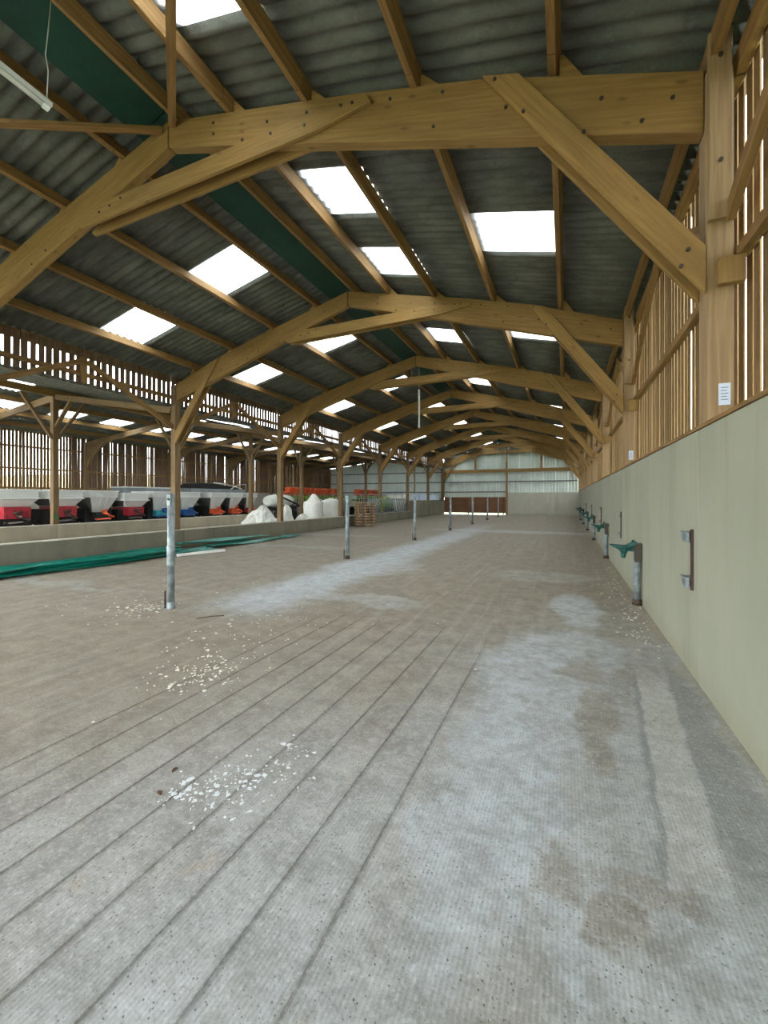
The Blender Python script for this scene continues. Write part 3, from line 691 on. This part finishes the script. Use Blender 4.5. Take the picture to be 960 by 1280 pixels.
# hinge brackets bolted to the panel joints
blab = ['rusty gate hinge bar on the wall, nearest the camera', 'second rusty gate hinge bar on the wall', 'third gate hinge bar on the wall', 'fourth gate hinge bar on the wall', 'fifth gate hinge bar on the wall']
for k in range(5):
    y = 4.70+BAY*k
    t = tag(empty('gate_hinge', (XR, y, .85)), blab[k], 'hinge bracket', 'gate hinge bars on the right wall')
    add('bar', MB().box(XR-.022, XR-.001, y-.02, y+.015, .80, 1.36).mesh('bar', 'rust'), t)
    for z in (.87, 1.29):
        add('clamp', MB().box(XR-.06, XR-.036, y-.02, y+.13, z-.045, z+.045, 1).box(XR-.06, XR-.001, y+.13, y+.145, z-.045, z+.045).box(XR-.075, XR-.061, y-.02, y+.14, z+.035, z+.05, 1).mesh('clamp', 'galv'), t)

# ------------------------------------------------------------------ fluorescent tubes hanging in the hall
def lamp(pts, a, b_, lab, r=.03):
    a, b_ = Vector(a), Vector(b_)
    t = tag(empty('tube_lamp', tuple(b_)), lab, 'tube lamp', 'tube lamps on wires under the ridge')
    d = (b_-a).normalized()
    add('housing', MB().beam(a+Vector((0, 0, .0)), b_, .085, .05, (0, 0, 1) if abs(d.z) < .9 else (1, 0, 0)).mesh('housing', 'wire'), t)
    off = Vector((0, 0, -.042)) if abs(d.z) < .9 else Vector((0, -.042, 0))
    add('lamp_tube', MB().tube([a+d*.05+off, b_-d*.05+off], .024, 10).mesh('lamp_tube', 'tube_white'), t)
    for q in (a+d*.045, b_-d*.045): add('end_cap', MB().beam(q+off*.6-d*.03, q+off*.6+d*.03, .05, .08, (0, 0, 1) if abs(d.z) < .9 else (0, 1, 0)).mesh('end_cap', 'tube_white'), t)
    for w in pts: add('wire', MB().tube(w, .006, 6).mesh('wire', 'wire'), t)
lamp([[(XG+.0, 2.80, 6.03), (XG+.03, 2.8, 6.35), (XG-.02, 2.8, 6.55), (XG+.03, 2.8, 6.8), (XG+.05, 2.82, 7.2)]], (XG-.12, 1.35, 6.17), (XG+.0, 2.84, 6.0), 'white tube lamp hanging at the top left corner of the picture')
lamp([[(XG, 15.66, 5.88), (XG, 15.66, 7.2)], [(XG-.28, 15.6, 6.9), (XG-.28, 15.6, 6.15)]], (XG, 15.68, 5.89), (XG, 15.68, 4.39), 'white tube lamp hanging upright from its wire in mid hall')
lamp([[(XG+.02, 41.4, 6.40), (XG+.02, 41.4, 7.30)]], (XG+.02, 41.4, 6.41), (XG+.02, 41.4, 5.1), 'small upright white tube lamp in front of the far gable')
# ------------------------------------------------------------------ green plastic sheets along the kerb
rs = random.Random(5)
def strip_sheet(pts, w, lab, waves=3, seedz=0.0, mat='green_sheet', cat='plastic sheet', name='plastic_sheet', grp='green plastic sheets on the floor', th=.012):
    """a long limp strip: centre line pts (x,y,z), width w, gentle folds"""
    t = []; P = [Vector(p) for p in pts]; fine = []
    for a, b_ in zip(P, P[1:]):
        for i in range(5): fine.append(a.lerp(b_, i/5))
    fine.append(P[-1]); mb = MB(); m_ = 8; rings = []
    for i, p in enumerate(fine):
        d = (fine[min(i+1, len(fine)-1)]-fine[max(i-1, 0)]); d.z = 0; d.normalize(); s = Vector((-d.y, d.x, 0))
        ww = w*(1+.15*math.sin(i*.9+seedz)); top = []; bot = []
        for j in range(m_+1):
            q = j/m_-.5
            z = .035*(1+math.sin(q*waves*6.28+i*.35+seedz*3))*.6+.02*(1+math.sin(i*.8+q*4+seedz))
            top.append(p+s*ww*q+Vector((0, 0, z+th))); bot.append(p+s*ww*q+Vector((0, 0, z)))
        rings.append(top+bot[::-1])
    mb.loft(rings, True, False)
    return tag(add(name, mb.mesh(name, mat)), lab, cat, grp)
strip_sheet([(-10.75, 2.6, .0), (-10.75, 5.0, .0), (-10.55, 8.0, .0), (-10.35, 10.2, 0)], .75, 'long green plastic sheet nearest the camera, lowest of the heap', 3, .3)
strip_sheet([(-11.1, 4.6, .10), (-11.08, 7.5, .11), (-11.0, 9.4, .10)], .5, 'green plastic sheet against the kerb, left of the first steel post', 2, 1.1)
strip_sheet([(-10.6, 4.4, .11), (-10.5, 6.4, .12), (-10.4, 9.0, .11)], .4, 'narrow folded green sheet lying on top of the heap', 2, 2.0)
strip_sheet([(-10.78, 10.4, .03), (-10.78, 12.0, .02), (-10.8, 14.2, .0)], .75, 'wide green plastic sheet right of the first steel post', 2, 2.9)
strip_sheet([(-11.1, 9.6, .18), (-11.05, 12.0, .15), (-11.0, 13.6, .13)], .4, 'upper green sheet running along the kerb to the right', 1, 4.0)
strip_sheet([(-10.62, 14.25, .02), (-10.75, 15.3, .02)], .5, 'short green sheet at the right-hand end of the heap', 1, 5.1)
tag(add('plastic_rail', MB().beam((-9.98, 8.55, .05), (-9.62, 9.95, .05), .09, .07).mesh('plastic_rail', 'tube_white')), 'white plastic rail lying at the front of the green sheets', 'rail')

# ------------------------------------------------------------------ spreaders parked in the side aisle
def rect(x0, x1, hw, z): return [(x0, -hw, z), (x1, -hw, z), (x1, hw, z), (x0, hw, z)]
def spreader(y, lab, paint, kind='step', ztop=2.0, hw=.77, x=-21.0, pto='bolt'):
    """local axes: front faces +X, width along Y"""
    t = tag(empty('fertiliser_spreader', (x, y, 0)), lab, 'spreader', 'spreaders parked in a row in the side aisle'); L = 1.7; dz = ztop-2.0
    def A(n_, mb, m_, p=t):
        if n_ in ('hopper', 'rim', 'hopper_taper', 'body', 'gap_shade_block'): mb.sm = [False]*len(mb.sm)
        return add(n_, mb.mesh(n_, m_), p, world=False)
    A('gap_shade_block', MB().loft([rect(-L+.1, -.45, hw*.95, .45), rect(-L+.1, -.45, hw*.95, 1.15+dz)], True, False), 'black')  # black block added to darken the gaps between machines
    sp = (hw*.97, 1.63+dz, hw*.66, 1.30+dz, .72) if kind == 'step' else (hw*.97, 1.66+dz, hw*.53, .97+dz, .58)
    for s_ in (-1, 1):  # added panels carrying the shade of the hopper sides as dark colour
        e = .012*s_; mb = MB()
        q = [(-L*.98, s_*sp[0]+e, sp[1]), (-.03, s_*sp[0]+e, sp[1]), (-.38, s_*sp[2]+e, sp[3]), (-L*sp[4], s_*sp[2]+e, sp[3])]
        mb.loft([q, [(a, b_+.012*s_, c) for a, b_, c in q]], True, False); A('side_shade', mb, 'side_dark')
    if kind == 'step':
        A('hopper', MB().loft([rect(-L, 0, hw-.02, 1.65+dz), rect(-L, 0, hw-.02, 1.98+dz), ], True, False), 'white_plastic')
        A('rim', MB().loft([rect(-L-.02, .06, hw+.02, 1.97+dz), rect(-L-.02, .06, hw+.02, 2.02+dz)], True, False), 'tube_white')
        A('lip', MB().loft([rect(-L, .08, hw+.02, 1.61+dz), rect(-L, .08, hw+.02, 1.655+dz)], True, False), 'tube_white')
        A('hopper_taper', MB().loft([rect(-L*.75, -.22, hw*.62, 1.28+dz), rect(-L, .0, hw-.02, 1.60+dz)], True, False), 'white_plastic')
        A('body', MB().loft([rect(-L*.7, -.02, hw*.60, .78+dz*.5), rect(-L*.75, .0, hw*.62, 1.27+dz)], True, False), paint)
    else:
        A('hopper', MB().loft([rect(-L, 0, hw, 1.68+dz), rect(-L, 0, hw, 1.98+dz)], True, False), 'white_plastic')
        A('rim', MB().loft([rect(-L-.02, .06, hw+.03, 1.97+dz), rect(-L-.02, .06, hw+.03, 2.02+dz)], True, False), 'tube_white')
        A('hopper_taper', MB().loft([rect(-L*.6, -.35, hw*.5, .95+dz), rect(-L, -.02, hw*.95, 1.67+dz)], True, False), 'white_plastic')
        A('rib', MB().beam((-.29, -.12, 1.0+dz), (-.0, -.16, 1.66+dz), .04, .03).beam((-.29, .12, 1.0+dz), (-.0, .16, 1.66+dz), .04, .03), 'white_plastic')
        A('body', MB().loft([rect(-L*.7, -.05, hw*.55, .62), rect(-L*.7, -.15, hw*.5, .94+dz)], True, False), paint)
    fr = A('frame', MB().beam((-.1, -hw*.55, .62), (-.1, hw*.55, .62), .10, .08).beam((-L*.5, -hw, .45), (-L*.5, hw, .45), .1, .1).beam((-.1, -.3, .60), (.35, 0, .66), .07, .06).beam((-.1, .3, .60), (.35, 0, .66), .07, .06), pto)
    for s_ in (1, -1):
        mb = MB(); cy = s_*(hw-.12)
        mb.tube([(-L*.5, cy-.1, .38), (-L*.5, cy-.08, .38), (-L*.5, cy+.08, .38), (-L*.5, cy+.1, .38)], [.30, .38, .38, .30], 18)
        A('wheel', mb, 'black')
    A('shaft', MB().tube([(-.05, 0, .92), (.12, .02, .88), (.28, .05, .82)], [.10, .06, .05], 8).tube([(.02, -.16, 1.02), (.06, .14, 1.06)], .045, 8).tube([(.02, .2, .8), (.25, .3, .72)], .05, 8), pto)
    return t
spreader(10.12, 'red-bodied spreader with white hopper at the left edge', 'red')
spreader(12.0, 'red-bodied spreader with white hopper right of the green-marked post', 'red', hw=.72)
spreader(13.72, 'spreader with deep white tapering hopper and orange drive shaft', 'black', 'deep', pto='orange', hw=.68)
spreader(15.35, 'lower red spreader right of the deep white hopper', 'red', ztop=1.9, hw=.70, x=-20.9)
spreader(17.1, 'light blue spreader behind the nearest steel post', 'cyan', 'deep', pto='blue', hw=.72)
spreader(18.95, 'blue spreader with white hopper right of the nearest steel post', 'blue', 'deep', pto='blue', hw=.72)
spreader(21.1, 'first orange spreader after the blue ones, grey side', 'orange', 'deep', pto='orange', hw=.66, x=-20.9)
spreader(22.65, 'middle orange spreader of the three at the right end', 'orange', 'deep', pto='orange', hw=.6, x=-20.8)
spreader(24.2, 'last red-orange spreader beside the aisle post', 'red', 'deep', pto='orange', hw=.55, x=-20.8)
t = tag(empty('grey_trailer', (-23.9, 17.8, 0)), 'long grey-topped trailer behind the red and blue spreaders', 'trailer')
add('tub', MB().box(-24.5, -23.1, 16.4, 19.4, 1.2, 2.24).mesh('tub', 'hopper_grey'), t)
add('top_rail', MB().box(-24.55, -23.05, 16.35, 19.45, 2.25, 2.31).mesh('top_rail', 'white_plastic'), t)
for y in (17.2, 18.5): add('wheel', MB().tube([(-23.5, y, .42), (-23.2, y, .42)], .42, 18).mesh('wheel', 'black'), t)
add('chassis', MB().box(-24.3, -23.55, 16.4, 19.4, .8, 1.18).mesh('chassis', 'grey_rail'), t)
t = tag(empty('covered_trailer', (-23.8, 23.0, 0)), 'dark tarpaulin cover on pale hoops above the blue and orange spreaders', 'covered trailer')
cv = MB(); rings = []
for i in range(9):
    y = 20.9+i*.56; h = 2.50+.17*math.sin(math.pi*min(1, i/8+.15)); rings.append([(-23.1, y, 2.36), (-23.25, y, h), (-23.8, y, h+.06), (-24.5, y, 2.42), (-24.5, y, 2.34), (-23.2, y, 2.32)])
cv.loft(rings, True, False); add('tarpaulin', cv.mesh('tarpaulin', 'black'), t)
add('hoop', MB().tube([(-23.05, 22.8, 2.74), (-23.0, 23.9, 2.66), (-23.0, 24.9, 2.5), (-23.0, 25.6, 2.34)], .035, 8).mesh('hoop', 'tube_white'), t)
add('hoop', MB().tube([(-23.0, 24.4, 2.30), (-23.0, 25.2, 2.66), (-23.0, 26.0, 2.72), (-23.0, 26.1, 2.30)], .03, 8).mesh('hoop', 'tube_white'), t)
add('tub', MB().box(-24.5, -23.1, 20.9, 26.1, .75, 2.30).mesh('tub', 'hopper_grey'), t)
for y in (22.6, 24.2): add('wheel', MB().tube([(-23.4, y, .40), (-23.05, y, .40)], .40, 18).mesh('wheel', 'black'), t)

# ------------------------------------------------------------------ bulk bags and heaps
def bulk_bag(x, y, w, h, lab, peak=0.0, mat='bag', lean=0.0, grp='white bulk bags in the side aisle', sd=1):
    r = random.Random(sd); n = 20; rings = []
    prof = [(0, .90), (.02, .98), (.2, 1.0), (.5, .97), (.8, .98), (.93, .96), (.985, .86), (1.01, .66), (1.01+peak*.5, .40), (1.01+peak, .12)]
    ph = [r.uniform(0, 6) for _ in range(4)]
    for (hz, k) in prof:
        ring = []
        for i in range(n):
            a = 2*math.pi*i/n; sq = 1/max(abs(math.cos(a)), abs(math.sin(a)))**.75
            rr = w/2*k*sq*(1+.03*math.sin(3*a+ph[0]+hz*5)+.02*math.sin(7*a+ph[1]+hz*9)*(1+3*(hz > .85)))
            ring.append((x+rr*math.cos(a)+lean*hz*(peak > 0)*(hz > .9), y+rr*math.sin(a), hz*h+(.03*math.sin(a*2+ph[2]) if .9 < hz else 0)))
        rings.append(ring)
    t = tag(empty('bulk_bag', (x, y, 0)), lab, 'bulk bag', grp)
    add('sack', MB().loft(rings).mesh('sack', mat), t)
    hb = MB()
    for sx, sy in ((1, 1), (-1, 1)):
        hb.tube([(x+sx*w*.40, y+sy*w*.4, h*.93), (x+sx*w*.3, y+sy*w*.3, h*1.08), (x+sx*w*.1, y+sy*w*.4, h*1.1), (x+sx*w*.05, y+sy*w*.42, h*.95)], .018, 6)
    add('lifting_loop', hb.mesh('lifting_loop', mat), t)
bulk_bag(-13.5, 20.95, 1.0, 1.45, 'upright white bulk bag with a gathered peak', .28, sd=2)
bulk_bag(-13.4, 22.75, 1.15, 1.52, 'upright white bulk bag with a flat folded top, right of the peaked one', .04, sd=3)
bulk_bag(-14.6, 24.1, .95, 1.2, 'smaller white bulk bag partly hidden behind the flat-topped one', .03, sd=4)
def heap(x, y, rx, ry, h, lab, sd, name='empty_bags', cat='bag heap'):
    r = random.Random(sd); n = 26; m_ = 9; ph = [r.uniform(0, 6) for _ in range(6)]; rings = []
    for j in range(m_):
        q = j/(m_-1); k = math.cos(q*math.pi/2)**.8; ring = []
        for i in range(n):
            a = 2*math.pi*i/n
            w = 1+.16*math.sin(3*a+ph[0])+.10*math.sin(5*a+ph[1]+q*4)+.06*math.sin(9*a+ph[2]+q*7)
            w *= 1+(r.uniform(-.13, .13) if 0 < j else 0)
            ring.append((x+rx*max(k, .03)*w*math.cos(a)+.15*q, y+ry*max(k, .03)*w*math.sin(a)+.1*q*math.sin(ph[3]), h*math.sin(q*math.pi/2)**1.25*(1+(.16*math.sin(2*a+ph[4])+r.uniform(-.07, .07))*(q > .1))))
        rings.append(ring)
    return tag(add(name, MB().loft(rings, True, False).mesh(name, 'bag')), lab, cat, 'slumped white bags in the side aisle')
heap(-13.5, 16.35, .75, 1.0, 1.12, 'wide slumped heap of white sheeting left of the third hall post', 3)
heap(-13.6, 18.35, .5, .42, 1.15, 'single slumped white bag just right of the third hall post', 5)
heap(-13.4, 19.65, .38, .36, .68, 'low slumped white bag beside the peaked bulk bag', 8)
blabs = ['white bulk bag at the foot of the far aisle gable, first from left', 'second white bulk bag from left at the far aisle gable', 'third bulk bag from left at the far aisle gable', 'bluish bulk bag, fourth from left at the far aisle gable', 'bluish bulk bag, fifth from left at the far aisle gable', 'rightmost bluish bulk bag at the far aisle gable']
for i in range(6): bulk_bag(-16.9+i*.94, 41.0, .88, 1.98, blabs[i], .03, 'bag' if i < 3 else 'bag_blue', grp='bulk bags at the far aisle gable', sd=20+i)
# pale tank with a black arm
t = tag(empty('sprayer', (-19.2, 25.2, 0)), 'pale greenish sprayer tank with black folding arm behind the third hall post', 'sprayer')
tk = MB(); rings = []
for i in range(9):
    a = i/8; yy = 23.9+2.6*a; s_ = math.sin(math.pi*(.12+.76*a))**.4; rings.append([(-19.2+.6*s_*math.cos(b_), yy, 1.45+.48*s_*math.sin(b_)) for b_ in [2*math.pi*j/16 for j in range(16)]])
tk.loft(rings); add('tank', tk.mesh('tank', 'bag'), t)
add('arm', MB().beam((-18.4, 23.9, 1.9), (-18.3, 26.6, 1.05), .08, .10).beam((-18.4, 24.2, 1.15), (-18.3, 26.9, 1.0), .08, .08).mesh('arm', 'black'), t)
add('chassis', MB().box(-19.6, -18.8, 23.8, 26.8, .75, 1.0).mesh('chassis', 'black'), t)
for y in (24.5, 26.1): add('wheel', MB().tube([(-18.85, y, .38), (-18.55, y, .38)], .38, 16).mesh('wheel', 'black'), t)
# orange seed drills along the aisle
for i, (ya, yb) in enumerate(((27.2, 31.4), (31.7, 36.2), (36.5, 41.6))):
    x = -20.0 if i < 2 else -18.7; t = tag(empty('seed_drill', (x, (ya+yb)/2, 0)), ['orange seed drill behind the upright bulk bags', 'orange-red seed drill behind the hall posts in mid aisle', 'red seed drill above the slanted feed barrier, farthest of three'][i], 'seed drill', 'seed drills in the side aisle')
    mt = 'orange' if i < 2 else 'red'
    add('toolbar', MB().box(x-.3, x+.1, ya, yb, 2.05, 2.20, 1).box(x-.25, x+.0, ya, yb, 1.9, 1.98, 1).mesh('toolbar', 'orange'), t)
    c = ya+.25
    while c < yb-.2:
        add('seed_box', MB().loft([[(x-.1, c-.12, 2.1), (x+.15, c-.12, 2.1), (x+.15, c+.12, 2.1), (x-.1, c+.12, 2.1)], [(x-.25, c-.19, 2.42), (x+.28, c-.19, 2.42), (x+.28, c+.19, 2.42), (x-.25, c+.19, 2.42)], [(x-.2, c-.17, 2.5), (x+.2, c-.17, 2.5), (x+.2, c+.17, 2.5), (x-.2, c+.17, 2.5)]], True, False).mesh('seed_box', 'orange'), t)
        c += .52
    add('frame', MB().box(x+.05, x+.25, ya, yb, 1.66, 1.80, 1).box(x-.5, x-.4, ya, yb, 1.4, 1.5, 1).mesh('frame', 'lime'), t)
    mb = MB(); c = ya+.3
    while c < yb-.1:
        mb.tube([(x, c, 1.9), (x+.1, c, 1.4), (x-.05, c, .7), (x+.08, c, .05)], .03, 6); c += .52
    add('tines', mb.mesh('tines', 'black'), t)['kind'] = 'stuff'
    for yy in (ya+.5, yb-.5): add('wheel', MB().tube([(x-.9, yy, .4), (x-.6, yy, .4)], .4, 16).mesh('wheel', 'black'), t)
    add('axle', MB().beam((x-.75, ya+.4, .4), (x-.75, yb-.4, .4), .08, .08).beam((x-.75, ya+1, .4), (x-.2, ya+1, 2.0), .1, .1).beam((x-.75, yb-1, .4), (x-.2, yb-1, 2.0), .1, .1).mesh('axle', 'lime'), t)
t = tag(empty('lime_mixer', (-15.6, 36.4, 0)), 'lime green machine behind the slanted feed barrier', 'farm machine')
add('body', MB().loft([[(-16.2, 35.9, .5), (-15.1, 35.9, .5), (-15.1, 37.0, .5), (-16.2, 37.0, .5)], [(-16.3, 35.8, 1.2), (-15.0, 35.8, 1.2), (-15.0, 37.1, 1.2), (-16.3, 37.1, 1.2)], [(-15.9, 36.1, 1.75), (-15.3, 36.1, 1.75), (-15.3, 36.7, 1.75), (-15.9, 36.7, 1.75)]], True, False).mesh('body', 'lime'), t)
for y in (36.0, 36.9): add('wheel', MB().tube([(-15.25, y, .36), (-15.0, y, .36)], .36, 16).mesh('wheel', 'black'), t)
add('hitch', MB().beam((-15.2, 35.9, .9), (-14.6, 35.2, .5), .1, .1).mesh('hitch', 'black'), t)

# ------------------------------------------------------------------ slanted feed barrier on the kerb
blab = ['slanted steel feed barrier on the kerb, panel nearest the pallets', 'second slanted feed barrier panel from the pallets', 'third slanted feed barrier panel, farthest from the pallets']
for i, (ya, yb) in enumerate(((23.95, 26.05), (26.3, 28.7), (28.8, 30.95))):
    x = XL+.16
    t = tag(empty('feed_barrier', (x, (ya+yb)/2, .6)), blab[i], 'feed barrier', 'feed barrier panels on the left kerb')
    add('rail', MB().tube([(x, ya, .66), (x, yb, .66)], .03, 8).mesh('rail', 'galv'), t); add('rail', MB().tube([(x, ya, 1.55), (x, yb, 1.55)], .03, 8).mesh('rail', 'galv'), t)
    c = ya+.05
    while c < yb-.1:
        add('bar', MB().tube([(x, min(c+.32, yb), .66), (x, c, 1.62)], .038, 8).mesh('bar', 'galv'), t); c += .29
    for yy in (ya+.02, yb-.02): add('foot', MB().box(x-.05, x-.0, yy-.04, yy+.04, .60, .72).mesh('foot', 'galv'), t)

# ------------------------------------------------------------------ pallets
def pallet_meshes():
    mb = MB(); bk = MB()
    for i in range(6): mb.box(-.54, .54, -.46+i*.162, -.46+i*.162+.115, .124, .154, 0)
    for i in range(3):
        x = -.50+i*.44
        mb.box(x, x+.12, -.44, .435, .106, .1235, 1); mb.box(x, x+.12, -.44, .435, 0, .024, 1)
        for j in range(3): bk.box(x+.025, x+.095, -.40+j*.36, -.40+j*.36+.08, .0245, .1055, 2)
    return mb.mesh('pallet', 'pallet'), bk.mesh('block', 'brown_board')  # blocks darker than the decks, painting in the shade of the gaps
pm, pk = pallet_meshes(); nl = ['bottom', 'second', 'third', 'fourth', 'fifth', 'sixth', 'seventh', 'eighth', 'top']
for i in range(9):
    o = add('pallet', pm, None, (-10.72+random.uniform(-.02, .02), 22.0+random.uniform(-.035, .035), .1545*i+.001), (0, 0, math.radians(35)+random.uniform(-.06, .06)))
    b_ = add('blocks', pk, o, world=False); b_['kind'] = 'stuff'
    tag(o, ('wooden pallet, %s of the stack beside the second steel post' % nl[i]) if i in (0, 8) else 'wooden pallet, %s from the bottom of the stack by the kerb' % nl[i], 'pallet', 'stacked wooden pallets')

# ------------------------------------------------------------------ litter on the floor
def flakes(name, mat, blobs, lab, sd, sz=(.008, .03), h=.004):
    r = random.Random(sd); mb = MB()
    for (cx, cy, rx, ry, cnt) in blobs:
        for _ in range(cnt):
            x = r.gauss(cx, rx); y = r.gauss(cy, ry); x = min(x, XR-.03); s = r.uniform(*sz)*(1 if r.random() < .8 else 1.7); n = 6; a0 = r.uniform(0, 6); el = r.uniform(.35, 1)
            ca, sa = math.cos(a0), math.sin(a0); ring0 = []; ring1 = []
            for i in range(n):
                a = 2*math.pi*i/n; q = s*r.uniform(.45, 1.1); px, py = q*math.cos(a), q*el*math.sin(a); px, py = px*ca-py*sa, px*sa+py*ca
                ring0.append((x+px, y+py, .0004)); ring1.append((x+px*.7, y+py*.7, h*r.uniform(.5, 1.4)))
            mb.loft([ring0, ring1], True, False)
    o = add(name, mb.mesh(name, mat)); o['kind'] = 'stuff'; o['label'] = lab; o['category'] = 'litter'; return o
flakes('white_droppings', 'white_drop', [(-1.80, 1.80, .10, .09, 95), (-1.70, 2.02, .14, .12, 60), (-1.62, 2.25, .10, .12, 25), (-1.98, 1.72, .06, .05, 40)], 'scatter of white splashes on the grooved foreground floor', 1, (.004, .017), .002)
flakes('straw_crumbs', 'crumb', [(-3.15, 2.95, .22, .22, 130), (-3.3, 3.5, .35, .4, 40), (-3.5, 4.2, .45, .45, 45), (-3.9, 5.1, .3, .5, 14)], 'yellowish straw crumbs on the floor in front of the nearest steel post', 2, (.006, .020), .006)
flakes('straw_crumbs', 'crumb', [(-5.75, 4.35, .3, .25, 80), (-6.6, 4.5, .7, .5, 26)], 'straw crumbs around the foot of the nearest steel post', 3, (.006, .028), .006)
flakes('straw_crumbs', 'crumb', [(.80, 5.8, .14, .4, 26), (.85, 7.0, .10, .6, 40), (.7, 8.5, .15, .7, 26), (.93, 11, .05, 1.2, 30)], 'pale crumbs along the foot of the right wall', 4, (.006, .020), .005)
flakes('straw_crumbs', 'crumb', [(-4.5, 9.5, 2.5, 3.0, 60), (-2.5, 4.0, 2.0, 1.5, 30), (-7, 8, 3, 3, 30)], 'sparse pale crumbs strewn over the middle of the floor', 5, (.006, .020), .004)
def leaf(x, y, a, lab):
    mb = MB(); pts = [(0, 0), (.012, .02), (.01, .04), (0, .055), (-.011, .038), (-.012, .018)]
    r0 = [(x+px*math.cos(a)-py*math.sin(a), y+px*math.sin(a)+py*math.cos(a), .001+abs(px)*.3) for px, py in pts]
    mb.loft([r0, [(q[0], q[1], q[2]+.002) for q in r0]], True, False); tag(add('dry_leaf', mb.mesh('dry_leaf', 'leaf')), lab, 'leaf', 'dry leaves on the grooved floor')
leaf(-2.06, 1.66, 1.2, 'brown dry leaf left of the white splashes, nearer the camera'); leaf(-2.17, 1.82, .3, 'smaller brown dry leaf left of the white splashes, farther away')
tag(add('twig', MB().tube([(-4.62, 4.25, .012), (-4.50, 4.42, .014), (-4.38, 4.52, .010)], .006, 6).mesh('twig', 'leaf')), 'small brown twig lying right of the nearest steel post', 'twig')
